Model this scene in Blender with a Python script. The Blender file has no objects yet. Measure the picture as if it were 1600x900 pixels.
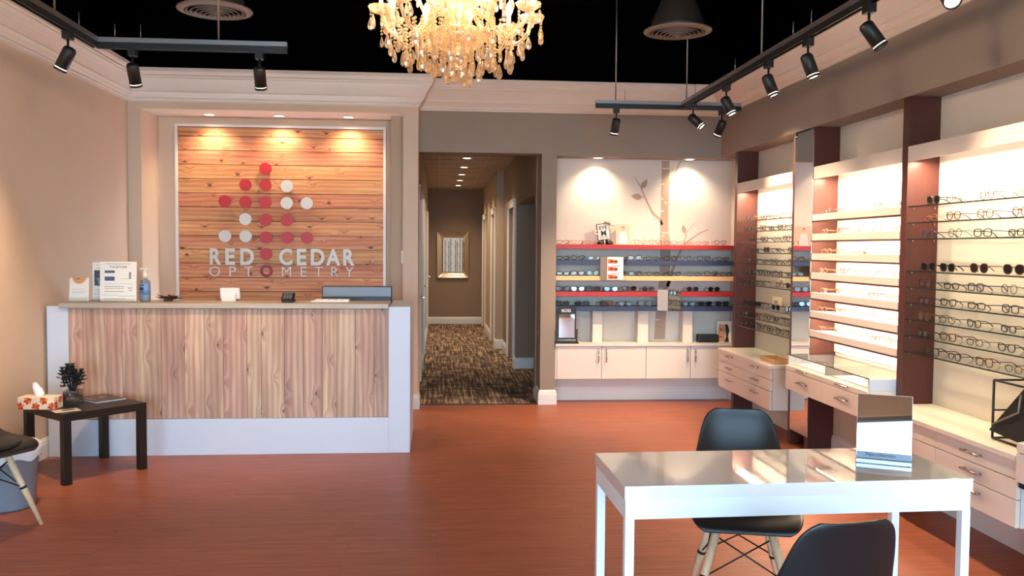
import bpy, bmesh, math, random
from math import sin, cos, pi, radians
from mathutils import Matrix, Vector
random.seed(7)
SC = bpy.context.scene
COL = SC.collection

# ---------------------------------------------------------------- camera
def set_camera():
    f, yaw, pitch, roll = 1361.17, 0.0841992334, -0.0455188305, 0.00745278567
    fw = Vector((sin(yaw)*cos(pitch), cos(yaw)*cos(pitch), sin(pitch)))
    r = Vector((cos(yaw), -sin(yaw), 0)); u = r.cross(fw)
    r2 = r*cos(roll) + u*sin(roll); u2 = -r*sin(roll) + u*cos(roll)
    cd = bpy.data.cameras.new('camera'); co = bpy.data.objects.new('camera', cd); COL.objects.link(co)
    m = Matrix((( r2.x, u2.x, -fw.x, 0), (r2.y, u2.y, -fw.y, 0), (r2.z, u2.z, -fw.z, 1.5), (0, 0, 0, 1)))
    co.matrix_world = m
    cd.sensor_width = 36; cd.lens = f/1600*36; cd.clip_start = .05; cd.clip_end = 200
    SC.camera = co
set_camera()

# ---------------------------------------------------------------- world, daylight, exposure
SC.view_settings.view_transform = 'Standard'
SC.view_settings.look = 'None'
SC.view_settings.gamma = 1.0
SC.view_settings.use_curve_mapping = False
SC.view_settings.exposure = 1.0
EXPO = {'world': 12.0, 'track': 84, 'sign': 21, 'niche': 22, 'hall': 42, 'led': 9.5, 'shelf': 3.4, 'bulb': 60}
WARM = (1.0, .73, .47); WARM2 = (1.0, .76, .50); COOL = (.70, .85, 1.0)
w = bpy.data.worlds.new('daylight'); SC.world = w; w.use_nodes = True
bg = w.node_tree.nodes['Background']; bg.inputs[0].default_value = (.50, .76, 1.0, 1); bg.inputs[1].default_value = EXPO['world']
def portal(loc, rot, sx, sy):
    l = bpy.data.lights.new('window_portal', 'AREA'); l.shape = 'RECTANGLE'; l.size = sx; l.size_y = sy
    l.cycles.is_portal = True
    o = bpy.data.objects.new('window_portal', l); COL.objects.link(o); o.location = loc; o.rotation_euler = rot
portal((0, -2.62, 1.3), (radians(90), 0, 0), 5.4, 2.3)
SC.cycles.max_bounces = 9; SC.cycles.diffuse_bounces = 5; SC.cycles.glossy_bounces = 5
SC.cycles.transmission_bounces = 8; SC.cycles.transparent_max_bounces = 24
SC.cycles.sample_clamp_indirect = 6.0; SC.cycles.caustics_reflective = False; SC.cycles.caustics_refractive = False
SC.cycles.use_denoising = True

# ---------------------------------------------------------------- helpers
def lin(c):
    return tuple(((v/255)/12.92 if v/255 <= .04045 else ((v/255+.055)/1.055)**2.4) for v in c) + (1.0,)

def pm(name, col, rough=.5, metal=0.0, **k):
    m = bpy.data.materials.new(name); m.use_nodes = True
    b = m.node_tree.nodes['Principled BSDF']
    b.inputs['Base Color'].default_value = lin(col); b.inputs['Roughness'].default_value = rough; b.inputs['Metallic'].default_value = metal
    for kk, v in k.items():
        b.inputs[kk.replace('_', ' ')].default_value = v
    return m

def nd(m, typ, **k):
    n = m.node_tree.nodes.new(typ)
    for a, v in k.items(): setattr(n, a, v)
    return n

def lk(m, a, b): m.node_tree.links.new(a, b)

def mth(m, op, a, b=None, c=None):
    n = nd(m, 'ShaderNodeMath', operation=op)
    for i, v in enumerate((a, b, c)):
        if v is None: continue
        if isinstance(v, (int, float)): n.inputs[i].default_value = v
        else: lk(m, v, n.inputs[i])
    return n.outputs[0]

def mix(m, fac, a, b, mode='MIX'):
    n = nd(m, 'ShaderNodeMix', data_type='RGBA', blend_type=mode)
    for sock, v in ((n.inputs[0], fac), (n.inputs[6], a), (n.inputs[7], b)):
        if isinstance(v, (int, float)): sock.default_value = v
        elif isinstance(v, tuple): sock.default_value = v
        else: lk(m, v, sock)
    return n.outputs[2]

def ramp(m, fac, stops):
    n = nd(m, 'ShaderNodeValToRGB')
    el = n.color_ramp.elements
    while len(el) < len(stops): el.new(.5)
    for e, (p, c) in zip(el, stops): e.position = p; e.color = c
    lk(m, fac, n.inputs[0]); return n.outputs[0]

def coord(m, scale=(1, 1, 1), space='Object', loc=(0, 0, 0)):
    t = nd(m, 'ShaderNodeTexCoord'); mp = nd(m, 'ShaderNodeMapping')
    mp.inputs['Scale'].default_value = scale; mp.inputs['Location'].default_value = loc
    lk(m, t.outputs[space], mp.inputs['Vector']); return mp.outputs[0]

def noise(m, vec, scale=1.0, detail=3.0, rough=.5, dist=0.0):
    n = nd(m, 'ShaderNodeTexNoise'); n.inputs['Scale'].default_value = scale; n.inputs['Detail'].default_value = detail
    n.inputs['Roughness'].default_value = rough; n.inputs['Distortion'].default_value = dist
    lk(m, vec, n.inputs['Vector']); return n.outputs['Fac']

def bump(m, h, strength=.2, dist=.01):
    n = nd(m, 'ShaderNodeBump'); n.inputs['Strength'].default_value = strength; n.inputs['Distance'].default_value = dist
    lk(m, h, n.inputs['Height']); lk(m, n.outputs[0], m.node_tree.nodes['Principled BSDF'].inputs['Normal'])

def setc(m, sock): lk(m, sock, m.node_tree.nodes['Principled BSDF'].inputs['Base Color'])

def painted(name, col, rough=.6, var=.04, bmp=.08):
    m = pm(name, col, rough)
    n = noise(m, coord(m), 3.0, 4)
    c0 = lin(col); c1 = tuple(max(0, v*(1-var*2)) for v in c0[:3]) + (1,)
    setc(m, mix(m, n, c1, c0))
    bump(m, noise(m, coord(m), 220, 2), bmp, .002)
    return m

def cedar(name, across, along, cols, knot_scale=5.0, knot_size=.11):
    """knotty board; across / along are axis indexes, each board a separate island"""
    m = pm(name, cols[0], .55)
    geo = nd(m, 'ShaderNodeNewGeometry'); rnd = geo.outputs['Random Per Island']
    t = nd(m, 'ShaderNodeTexCoord'); sep = nd(m, 'ShaderNodeSeparateXYZ'); lk(m, t.outputs['Object'], sep.inputs[0])
    A = mth(m, 'ADD', sep.outputs[across], mth(m, 'MULTIPLY', rnd, 37.0)); L = mth(m, 'ADD', sep.outputs[along], mth(m, 'MULTIPLY', rnd, 91.0))
    def vec(sa, sl):
        c = nd(m, 'ShaderNodeCombineXYZ'); lk(m, mth(m, 'MULTIPLY', A, sa), c.inputs[0]); lk(m, mth(m, 'MULTIPLY', L, sl), c.inputs[1]); return c.outputs[0]
    vo = nd(m, 'ShaderNodeTexVoronoi', voronoi_dimensions='2D'); vo.inputs['Scale'].default_value = knot_scale; lk(m, vec(1, .62), vo.inputs['Vector'])
    d = vo.outputs['Distance']; sepc = nd(m, 'ShaderNodeSeparateColor'); lk(m, vo.outputs['Color'], sepc.inputs[0])
    size = mth(m, 'MULTIPLY', mth(m, 'MAXIMUM', mth(m, 'SUBTRACT', sepc.outputs[0], .2), 0.0), knot_size)
    kn = mth(m, 'DIVIDE', d, mth(m, 'ADD', size, .0015))
    knot = ramp(m, kn, [(0, (1, 1, 1, 1)), (.5, (.8, .8, .8, 1)), (1.0, (0, 0, 0, 1))])
    halo = ramp(m, kn, [(0, (1, 1, 1, 1)), (1.0, (0, 0, 0, 1))])
    swirl = mth(m, 'POWER', mth(m, 'MAXIMUM', mth(m, 'SUBTRACT', 1.0, mth(m, 'MULTIPLY', d, 3.2)), 0.0), 2.0)
    low = noise(m, vec(1.2, .22), 3.0, 2)
    ph = mth(m, 'ADD', mth(m, 'MULTIPLY', A, 150.0), mth(m, 'ADD', mth(m, 'MULTIPLY', low, 13.0), mth(m, 'MULTIPLY', swirl, 8.0)))
    ring = mth(m, 'ADD', mth(m, 'MULTIPLY', mth(m, 'SINE', ph), .5), .5)
    fine = noise(m, vec(1, .025), 160.0, 3)
    broad = noise(m, vec(1, .12), 9.0, 3)
    band = mth(m, 'ADD', mth(m, 'MULTIPLY', ring, .20), mth(m, 'MULTIPLY', fine, .34))
    band = mth(m, 'ADD', band, mth(m, 'ADD', .22, mth(m, 'MULTIPLY', mth(m, 'SUBTRACT', broad, .5), .9)))
    band = mth(m, 'SUBTRACT', band, mth(m, 'MULTIPLY', swirl, .14))
    base = ramp(m, band, [(.15, lin(cols[0])), (.48, lin(cols[1])), (.80, lin(cols[2]))])
    hs = nd(m, 'ShaderNodeHueSaturation'); lk(m, base, hs.inputs['Color'])
    lk(m, mth(m, 'ADD', mth(m, 'MULTIPLY', rnd, .24), .86), hs.inputs['Value'])
    lk(m, mth(m, 'ADD', mth(m, 'MULTIPLY', mth(m, 'FRACT', mth(m, 'MULTIPLY', rnd, 7.3)), .018), .490), hs.inputs['Hue'])
    setc(m, mix(m, mth(m, 'MULTIPLY', knot, .85), hs.outputs[0], lin(cols[3])))
    bump(m, mth(m, 'ADD', fine, knot), .10, .002)
    return m

class MB:
    def __init__(s): s.bm = bmesh.new(); s.mi = 0; s.T = None; s.flat = False
    def _v(s, co):
        co = Vector(co)
        if s.T is not None: co = s.T @ co
        return s.bm.verts.new(co)
    def _f(s, vs, smooth=False):
        try: f = s.bm.faces.new(vs)
        except ValueError: return None
        f.material_index = s.mi; f.smooth = smooth and not s.flat; return f
    def box(s, x0, x1, y0, y1, z0, z1, bev=0.0):
        vs = [s._v((x, y, z)) for z in (z0, z1) for y in (y0, y1) for x in (x0, x1)]
        fs = [(0, 2, 3, 1), (4, 5, 7, 6), (0, 1, 5, 4), (1, 3, 7, 5), (3, 2, 6, 7), (2, 0, 4, 6)]
        faces = [s._f([vs[i] for i in f]) for f in fs]
        if bev:
            es = list({e for f in faces for e in f.edges})
            r = bmesh.ops.bevel(s.bm, geom=es, offset=bev, segments=2, affect='EDGES', profile=.6, clamp_overlap=True)
            for f in r['faces']: f.material_index = s.mi
        return s
    def loft(s, rings, cap=True, closed=False, smooth=True):
        R = [[s._v(c) for c in r] for r in rings]; n = len(R[0])
        k = len(R) if closed else len(R)-1
        for i in range(k):
            a, b = R[i], R[(i+1) % len(R)]
            for j in range(n): s._f([a[j], a[(j+1) % n], b[(j+1) % n], b[j]], smooth)
        if cap and not closed:
            s._f(R[0][::-1]); s._f(R[-1])
        return s
    def cyl(s, p0, p1, r0, r1=None, n=16, cap=True):
        p0, p1 = Vector(p0), Vector(p1); r1 = r0 if r1 is None else r1
        d = (p1-p0).normalized(); a = d.orthogonal().normalized(); b = d.cross(a)
        ring = lambda p, r: [p + (a*cos(2*pi*i/n) + b*sin(2*pi*i/n))*r for i in range(n)]
        return s.loft([ring(p0, r0), ring(p1, r1)], cap)
    def tube(s, pts, r, n=8, closed=False, sq=None):
        pts = [Vector(p) for p in pts]; m = len(pts); rings = []; a = None
        for i, p in enumerate(pts):
            if closed: d = (pts[(i+1) % m]-pts[i-1])
            else: d = pts[min(i+1, m-1)]-pts[max(i-1, 0)]
            d.normalize()
            if a is None: a = d.orthogonal().normalized()
            a = (a - d*a.dot(d)).normalized(); b = d.cross(a)
            rr = r[i] if isinstance(r, (list, tuple)) else r
            rings.append([p + (a*cos(2*pi*j/n) + b*sin(2*pi*j/n))*rr for j in range(n)])
        return s.loft(rings, not closed, closed)
    def lathe(s, prof, c=(0, 0, 0), n=24, flute=0.0, nf=8, M=None):
        c = Vector(c); rings = []
        for (r, z) in prof:
            ring = []
            for i in range(n):
                a = 2*pi*i/n; rr = r*(1+flute*cos(nf*a)); p = Vector((rr*cos(a), rr*sin(a), z))
                if M is not None: p = M @ p
                ring.append(c+p)
            rings.append(ring)
        if prof[0][0] > .001: return s.loft(rings, False, True)
        return s.loft(rings, True)
    def prism(s, poly, o, r, u, t):
        """poly in 2D on plane (o, r, u), extruded by t along r x u"""
        o, r, u = Vector(o), Vector(r), Vector(u); nn = r.cross(u).normalized()*t
        a = [s._v(o + r*x + u*y) for x, y in poly]; b = [s._v(o + r*x + u*y + nn) for x, y in poly]
        s._f(a[::-1]); s._f(b); n = len(a)
        for i in range(n): s._f([a[i], a[(i+1) % n], b[(i+1) % n], b[i]])
        return s
    def text(s, body, size, o, r, u, ext=.001, off=0.0, align='CENTER', spacing=1.0):
        cu = bpy.data.curves.new('t', 'FONT'); cu.body = body; cu.size = size; cu.extrude = ext; cu.offset = off
        cu.align_x = align; cu.space_character = spacing; cu.resolution_u = 6
        ob = bpy.data.objects.new('t', cu); COL.objects.link(ob)
        dg = bpy.context.evaluated_depsgraph_get(); me = bpy.data.meshes.new_from_object(ob.evaluated_get(dg))
        r, u = Vector(r), Vector(u); n = r.cross(u)
        M = Matrix(((r.x, u.x, n.x, o[0]), (r.y, u.y, n.y, o[1]), (r.z, u.z, n.z, o[2]), (0, 0, 0, 1)))
        me.transform(M)
        n0 = len(s.bm.faces); s.bm.from_mesh(me); s.bm.faces.ensure_lookup_table()
        for f in s.bm.faces[n0:]: f.material_index = s.mi
        bpy.data.objects.remove(ob); bpy.data.meshes.remove(me); return s
    def build(s, name, mat, parent=None, local=False, bevel=0.0, recalc=True):
        if recalc: bmesh.ops.recalc_face_normals(s.bm, faces=s.bm.faces)
        me = bpy.data.meshes.new(name)
        if parent is not None and not local: s.bm.transform(WM[parent.name].inverted())
        org = Vector((0, 0, 0))
        if parent is None and not local:
            vs = [v.co for v in s.bm.verts]
            lo = [min(v[i] for v in vs) for i in range(3)]; hi = [max(v[i] for v in vs) for i in range(3)]
            org = Vector(((lo[0]+hi[0])/2, (lo[1]+hi[1])/2, lo[2])); s.bm.transform(Matrix.Translation(-org))
        s.bm.to_mesh(me); s.bm.free()
        for mm in (mat if isinstance(mat, (list, tuple)) else [mat]): me.materials.append(mm)
        o = bpy.data.objects.new(name, me); COL.objects.link(o); o.location = org
        if parent is not None: o.parent = parent; WM[o.name] = WM[parent.name].copy()
        else: WM[o.name] = Matrix.Translation(org)
        if bevel:
            b = o.modifiers.new('bevel', 'BEVEL'); b.width = bevel; b.segments = 2; b.limit_method = 'ANGLE'
        return o
WM = {}
def tag(o, label, cat, group=None, kind=None):
    if label: o['label'] = label
    if cat: o['category'] = cat
    if group: o['group'] = group
    if kind: o['kind'] = kind
    return o
def thing(name, label, cat, loc=(0, 0, 0), rz=0.0, group=None):
    o = bpy.data.objects.new(name, None); COL.objects.link(o); o.location = loc; o.rotation_euler = (0, 0, rz)
    o.empty_display_size = .1
    WM[o.name] = Matrix.Translation(Vector(loc)) @ Matrix.Rotation(rz, 4, 'Z')
    return tag(o, label, cat, group)
def struct(name, mb, mat, parent=None, **k):
    o = mb.build(name, mat, parent, **k); o['kind'] = 'structure'; return o
KIDS = {}
def copy_tree(o, parent=None):
    c = o.copy(); COL.objects.link(c)
    if parent is not None: c.parent = parent
    for ch in list(o.children): copy_tree(ch, c)
    return c
def place(proto_used, proto, loc, rz, label, group=None):
    """first call uses the proto itself, later ones a copy"""
    o = proto if not proto_used.get(proto.name) else copy_tree(proto)
    proto_used[proto.name] = True
    o.location = loc; o.rotation_euler = (0, 0, rz); o['label'] = label
    if group: o['group'] = group
    return o
def light(kind, name, loc, energy, color, parent=None, direction=(0, 0, -1), size=.05, size_y=None, spot=60, blend=.6):
    l = bpy.data.lights.new(name, kind); l.energy = energy; l.color = color
    if kind == 'AREA':
        l.size = size
        if size_y: l.shape = 'RECTANGLE'; l.size_y = size_y
    else: l.shadow_soft_size = size
    if kind == 'SPOT': l.spot_size = radians(spot); l.spot_blend = min(1.0, blend+.1)
    o = bpy.data.objects.new(name, l); COL.objects.link(o)
    q = Vector(direction).to_track_quat('-Z', 'Y')
    if kind == 'AREA' and size_y is not None:   # long side of the strip stays along world Y
        q = Matrix(((1, 0, 0), (0, 1, 0), (0, 0, 1))).to_quaternion()
    if parent is not None:
        inv = WM[parent.name].inverted(); o.parent = parent
        o.location = inv @ Vector(loc); o.rotation_mode = 'QUATERNION'; o.rotation_quaternion = inv.to_quaternion() @ q
    else: o.location = loc; o.rotation_mode = 'QUATERNION'; o.rotation_quaternion = q
    return o
ORD = ['first', 'second', 'third', 'fourth', 'fifth', 'sixth', 'seventh', 'eighth', 'ninth', 'tenth', 'eleventh']

# ---------------------------------------------------------------- materials
M = {}
M['wall_cream'] = painted('wall_cream', (222, 194, 170), .7)
M['wall_taupe'] = painted('wall_taupe', (150, 134, 120), .7)
M['wall_recess'] = painted('wall_recess', (216, 204, 190), .7)
M['niche_wall'] = painted('niche_wall', (222, 212, 200), .7)
M['hall_wall'] = painted('hall_wall', (146, 124, 106), .75)
M['hall_light'] = painted('hall_light', (182, 160, 138), .7)
M['crown'] = painted('crown', (228, 212, 198), .5, .02, .02)
M['trim_white'] = painted('trim_white', (226, 224, 222), .45, .01, .02)
M['black'] = pm('black_plenum', (7, 4, 4), 1.0, Specular_IOR_Level=0.0)
M['black_duct'] = painted('black_duct', (30, 22, 18), .8)
M['lacquer'] = pm('white_laminate', (222, 208, 196), .42)
M['white_panel'] = pm('white_panel', (206, 210, 222), .42)
M['desk_gloss'] = pm('desk_gloss', (240, 236, 232), .03, Coat_Weight=1.0, Coat_Roughness=.01, Coat_IOR=1.7)
M['desk_white'] = pm('desk_white', (238, 242, 246), .3)
M['chrome'] = pm('chrome', (200, 196, 190), .22, 1.0)
M['steel_dark'] = pm('steel_dark', (60, 56, 54), .35, 1.0)
M['alu'] = pm('aluminium', (150, 146, 146), .38, .85)
M['black_plastic'] = pm('black_plastic', (9, 9, 10), .5)
M['black_shell'] = pm('black_shell', (15, 15, 19), .42)
M['black_wood'] = pm('black_wood', (14, 11, 10), .4)
M['mirror'] = pm('mirror', (236, 236, 236), .015, 1.0)
M['white_plastic'] = pm('white_plastic', (225, 222, 218), .4)
M['paper'] = pm('paper', (234, 230, 222), .6)
M['red'] = pm('red_acrylic', (176, 28, 32), .4)
M['red_dark'] = pm('red_acrylic_dark', (140, 26, 22), .4)
M['letter'] = pm('letter_grey', (205, 200, 194), .45, .1)
M['shelf_red'] = pm('shelf_red', (160, 28, 28), .42)
M['shelf_blue'] = pm('shelf_blue', (38, 48, 82), .42)
M['shelf_yellow'] = pm('shelf_yellow', (222, 176, 122), .5)
M['mural'] = pm('mural_taupe', (172, 150, 132), .7)
M['ink'] = pm('ink', (30, 30, 34), .6)
M['ink_blue'] = pm('ink_blue', (66, 84, 120), .6)
M['ink_grey'] = pm('ink_grey', (140, 134, 128), .6)
M['orange'] = pm('orange', (225, 140, 50), .6)
M['orange_red'] = pm('orange_red', (215, 90, 40), .6)
M['grey_bin'] = pm('grey_bin', (124, 134, 146), .45)
M['leaf_dark'] = pm('leaf_dark', (26, 25, 22), .5)
M['leaf_dry'] = pm('leaf_dry', (128, 50, 30), .6)
M['skin'] = pm('print_skin', (206, 150, 112), .6)
M['leather'] = pm('leather', (18, 17, 16), .5)
M['speck_black'] = pm('gravel_black', (20, 19, 18), .7)
M['brass'] = pm('brass', (190, 170, 120), .3, 1.0)

def wood_dark():
    m = pm('mahogany', (84, 44, 34), .42)
    v = coord(m, (1, 1, .05))
    n = noise(m, v, 70, 4, .6); n2 = noise(m, coord(m, (1, 1, .2)), 6, 2)
    c = mix(m, n, lin((54, 24, 19)), lin((92, 42, 31)))
    setc(m, mix(m, n2, c, lin((78, 32, 23)), 'MIX')); bump(m, n, .05, .002); return m
M['mahogany'] = wood_dark()
def floor_mat():
    m = pm('vinyl_plank', (150, 80, 60), .42, Specular_IOR_Level=.35)
    t = nd(m, 'ShaderNodeTexBrick'); lk(m, coord(m, (1, 1, 1)), t.inputs['Vector'])
    t.offset = .37; t.inputs['Scale'].default_value = 1.0; t.inputs['Brick Width'].default_value = 1.22; t.inputs['Row Height'].default_value = .152
    t.inputs['Mortar Size'].default_value = .0012; t.inputs['Bias'].default_value = 0.0
    t.inputs['Color1'].default_value = (0, 0, 0, 1); t.inputs['Color2'].default_value = (1, 1, 1, 1); t.inputs['Mortar'].default_value = (.3, .3, .3, 1)
    sc = nd(m, 'ShaderNodeSeparateColor'); lk(m, t.outputs['Color'], sc.inputs[0]); rnd = sc.outputs[0]
    off = nd(m, 'ShaderNodeVectorMath', operation='SCALE'); off.inputs[0].default_value = (9, 13, 5); lk(m, rnd, off.inputs['Scale'])
    def shifted(scale):
        a = nd(m, 'ShaderNodeVectorMath', operation='ADD'); lk(m, coord(m, scale), a.inputs[0]); lk(m, off.outputs[0], a.inputs[1]); return a.outputs[0]
    g = noise(m, shifted((.9, 16, 1)), 3.2, 6, .62, .35)
    g2 = noise(m, shifted((3, 90, 1)), 4.0, 3, .6)
    v = mth(m, 'ADD', mth(m, 'MULTIPLY', g, .75), mth(m, 'MULTIPLY', g2, .25))
    c = ramp(m, v, [(.28, lin((92, 50, 36))), (.42, lin((146, 82, 58))), (.58, lin((172, 101, 73))), (.78, lin((198, 126, 96)))])
    c = mix(m, mth(m, 'MULTIPLY', rnd, .30), c, lin((162, 86, 64)))
    br = noise(m, coord(m, (1.2, 2.2, 1)), 1.6, 3)
    c = mix(m, mth(m, 'MULTIPLY', mth(m, 'SUBTRACT', br, .35), .6), c, lin((136, 72, 56)))
    c = mix(m, mth(m, 'MULTIPLY', t.outputs['Fac'], .5), c, lin((70, 34, 26)))
    setc(m, c); bump(m, g2, .04, .002); return m
M['floor'] = floor_mat()
def carpet_mat():
    m = pm('carpet', (80, 66, 56), .95)
    n = noise(m, coord(m, (42, 1.5, 1)), 1.0, 3, .7, .15)
    blk = noise(m, coord(m, (3, 3.6, 1)), 2.0, 1)
    v = mth(m, 'ADD', n, mth(m, 'MULTIPLY', mth(m, 'SUBTRACT', blk, .5), .35))
    setc(m, ramp(m, v, [(.36, lin((44, 33, 28))), (.5, lin((104, 84, 70))), (.64, lin((186, 160, 136)))]))
    bump(m, n, .5, .006); return m
M['carpet'] = carpet_mat()
M['cedar_sign'] = cedar('cedar_sign', 2, 0, [(156, 88, 54), (200, 134, 90), (226, 170, 120), (42, 18, 10)], 6.8, .155)
M['cedar_front'] = cedar('cedar_front', 0, 2, [(146, 110, 94), (184, 146, 124), (218, 190, 160), (62, 34, 26)], 5.8, .10)
def slab_mat():
    m = pm('ash_laminate', (176, 158, 140), .4)
    n = noise(m, coord(m, (.6, 14, 14)), 4, 5, .6)
    setc(m, mix(m, n, lin((140, 122, 106)), lin((204, 190, 172)))); return m
M['ash'] = slab_mat()
def leg_wood():
    m = pm('beech', (214, 180, 146), .45)
    n = noise(m, coord(m, (40, 40, 3)), 2, 3); setc(m, mix(m, n, lin((190, 152, 118)), lin((230, 202, 170)))); return m
M['beech'] = leg_wood()
def ceil_tile():
    m = pm('ceiling_tile', (176, 156, 138), .9)
    n = noise(m, coord(m), 60, 3); setc(m, mix(m, n, lin((150, 130, 114)), lin((190, 170, 152)))); return m
M['ceil_tile'] = ceil_tile()
def glassy(name, col, alpha, rough=.02):
    m = bpy.data.materials.new(name); m.use_nodes = True; nt = m.node_tree; nt.nodes.clear()
    o = nd(m, 'ShaderNodeOutputMaterial'); t = nd(m, 'ShaderNodeBsdfTransparent'); g = nd(m, 'ShaderNodeBsdfGlossy'); x = nd(m, 'ShaderNodeMixShader')
    t.inputs[0].default_value = lin(col); g.inputs['Roughness'].default_value = rough
    fr = nd(m, 'ShaderNodeLayerWeight'); f = mth(m, 'MULTIPLY_ADD', mth(m, 'POWER', fr.outputs['Facing'], 4.0), .7, alpha)
    lk(m, mth(m, 'MINIMUM', f, 1.0), x.inputs[0]); lk(m, t.outputs[0], x.inputs[1]); lk(m, g.outputs[0], x.inputs[2]); lk(m, x.outputs[0], o.inputs[0])
    return m
M['pane'] = glassy('window_pane', (250, 252, 252), .05)
M['shelf_glass'] = glassy('shelf_glass', (252, 254, 253), .012)
M['lens'] = glassy('clear_lens', (252, 252, 250), .02)
M['vitrine'] = glassy('vitrine_glass', (244, 246, 244), .06)
M['glass_edge'] = pm('glass_edge', (34, 44, 46), .15)
M['dark_lens'] = pm('dark_lens', (24, 20, 20), .08)
M['blue_lens'] = pm('blue_lens', (130, 160, 190), .08, .6)
M['bottle'] = glassy('clear_bottle', (214, 226, 236), .12)
M['jar'] = glassy('clear_jar', (222, 222, 220), .12)
def crystal_mat():
    m = bpy.data.materials.new('crystal'); m.use_nodes = True; m.node_tree.nodes.clear()
    o = nd(m, 'ShaderNodeOutputMaterial'); t = nd(m, 'ShaderNodeBsdfTransparent'); g = nd(m, 'ShaderNodeBsdfGlossy'); d = nd(m, 'ShaderNodeBsdfDiffuse'); tl = nd(m, 'ShaderNodeBsdfTranslucent')
    t.inputs[0].default_value = lin((255, 244, 226)); g.inputs['Roughness'].default_value = .12; g.inputs[0].default_value = lin((255, 240, 216))
    d.inputs[0].default_value = lin((255, 236, 212)); tl.inputs[0].default_value = lin((255, 236, 212))
    a = nd(m, 'ShaderNodeMixShader'); b = nd(m, 'ShaderNodeMixShader'); c = nd(m, 'ShaderNodeMixShader'); lw = nd(m, 'ShaderNodeLayerWeight')
    a.inputs[0].default_value = .6; lk(m, d.outputs[0], a.inputs[1]); lk(m, tl.outputs[0], a.inputs[2])
    b.inputs[0].default_value = .45; lk(m, a.outputs[0], b.inputs[1]); lk(m, g.outputs[0], b.inputs[2])
    lk(m, mth(m, 'MULTIPLY_ADD', lw.outputs['Facing'], .55, .28), c.inputs[0]); lk(m, t.outputs[0], c.inputs[1]); lk(m, b.outputs[0], c.inputs[2]); lk(m, c.outputs[0], o.inputs[0])
    return m
M['crystal'] = crystal_mat()
def emit(name, col, s):
    m = bpy.data.materials.new(name); m.use_nodes = True; nt = m.node_tree; nt.nodes.clear()
    o = nd(m, 'ShaderNodeOutputMaterial'); e = nd(m, 'ShaderNodeEmission'); e.inputs[0].default_value = col + (1,); e.inputs[1].default_value = s
    lk(m, e.outputs[0], o.inputs[0]); return m
M['lamp_face'] = emit('lamp_face', (1, .86, .66), 6)
M['led_face'] = emit('led_face', (1, .93, .80), 5)
M['bulb'] = emit('bulb_glow', (1, .80, .56), EXPO['bulb'])
M['fr_black'] = pm('frame_black', (14, 13, 14), .3)
M['fr_brown'] = pm('frame_tortoise', (84, 42, 22), .3)
M['fr_metal'] = pm('frame_metal', (96, 84, 78), .25, 1.0)
M['fr_rose'] = pm('frame_rose', (168, 108, 80), .3, .6)
M['fr_navy'] = pm('frame_navy', (28, 34, 58), .3)

# ================================================================ THE ROOM
XL, XR, XRW = -2.77, 2.72, 2.915            # left wall, right soffit face, right recess wall
Y1, Y2, YN, YF = 8.09, 8.28, 8.52, -2.6     # left back section, right back section, niche back, storefront
ZC = 3.06; ZH = 2.40; YE = 17.2
struct('floor', MB().box(-2.95, 3.1, YF-.1, 8.30, -.06, 0).box(1.12, 3.1, 8.30, 8.6, -.06, 0), M['floor'], local=True)
struct('floor_hall', MB().box(-.5, 1.0, 8.30, 17.3, -.055, .002).box(1.0, 2.4, 8.61, 17.3, -.055, .002), M['carpet'], local=True)
struct('trim_1', MB().box(-.186, .96, 8.285, 8.315, 0, .006), M['steel_dark'], local=True)
# black open plenum above the crown
b = MB(); b.box(-3.2, 3.2, YF-.3, 8.7, 3.95, 4.0)
b.box(-3.2, -2.95, YF-.3, 8.7, 3.02, 3.96).box(3.0, 3.2, YF-.3, 8.7, 3.02, 3.96).box(-3.2, 3.2, 8.35, 8.7, 3.02, 3.96).box(-3.2, 3.2, YF-.5, YF-.3, 3.02, 3.96)
for i in range(9): b.box(-3.0, 3.0, -1.6+i*1.2, -1.54+i*1.2, 3.72, 3.95)
struct('ceiling', b, M['black'], local=True)
struct('wall_left', MB().box(-2.95, XL, YF, 8.62, 0, ZC), M['wall_cream'], local=True)
b = MB(); b.box(XL, -2.655, Y1, 8.6, 0, ZC).box(-.33, -.19, Y1, 8.6, 0, ZC).box(-2.655, -.33, Y1, 8.6, 2.725, ZC).box(-2.655, -.33, 8.585, 8.62, 0, 2.725)
struct('wall_back_left', b, M['wall_cream'], local=True)
b = MB(); b.box(-.19, .975, Y2, Y2+.2, ZH, ZC).box(.975, 1.12, Y2, 8.62, 0, ZC).box(1.12, 3.1, Y2, 8.56, 2.385, ZC)
struct('wall_back_right', b, M['wall_taupe'], local=True)
struct('wall_niche', MB().box(1.12, 3.1, YN, 8.6, 0, 2.385), M['niche_wall'], local=True)
struct('wall_right', MB().box(XR, 3.1, YF, Y2, ZH, ZC), M['wall_taupe'], local=True)
struct('wall_right_recess', MB().box(XRW, 3.1, YF, YN, 0, ZH), M['wall_recess'], local=True)

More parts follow.
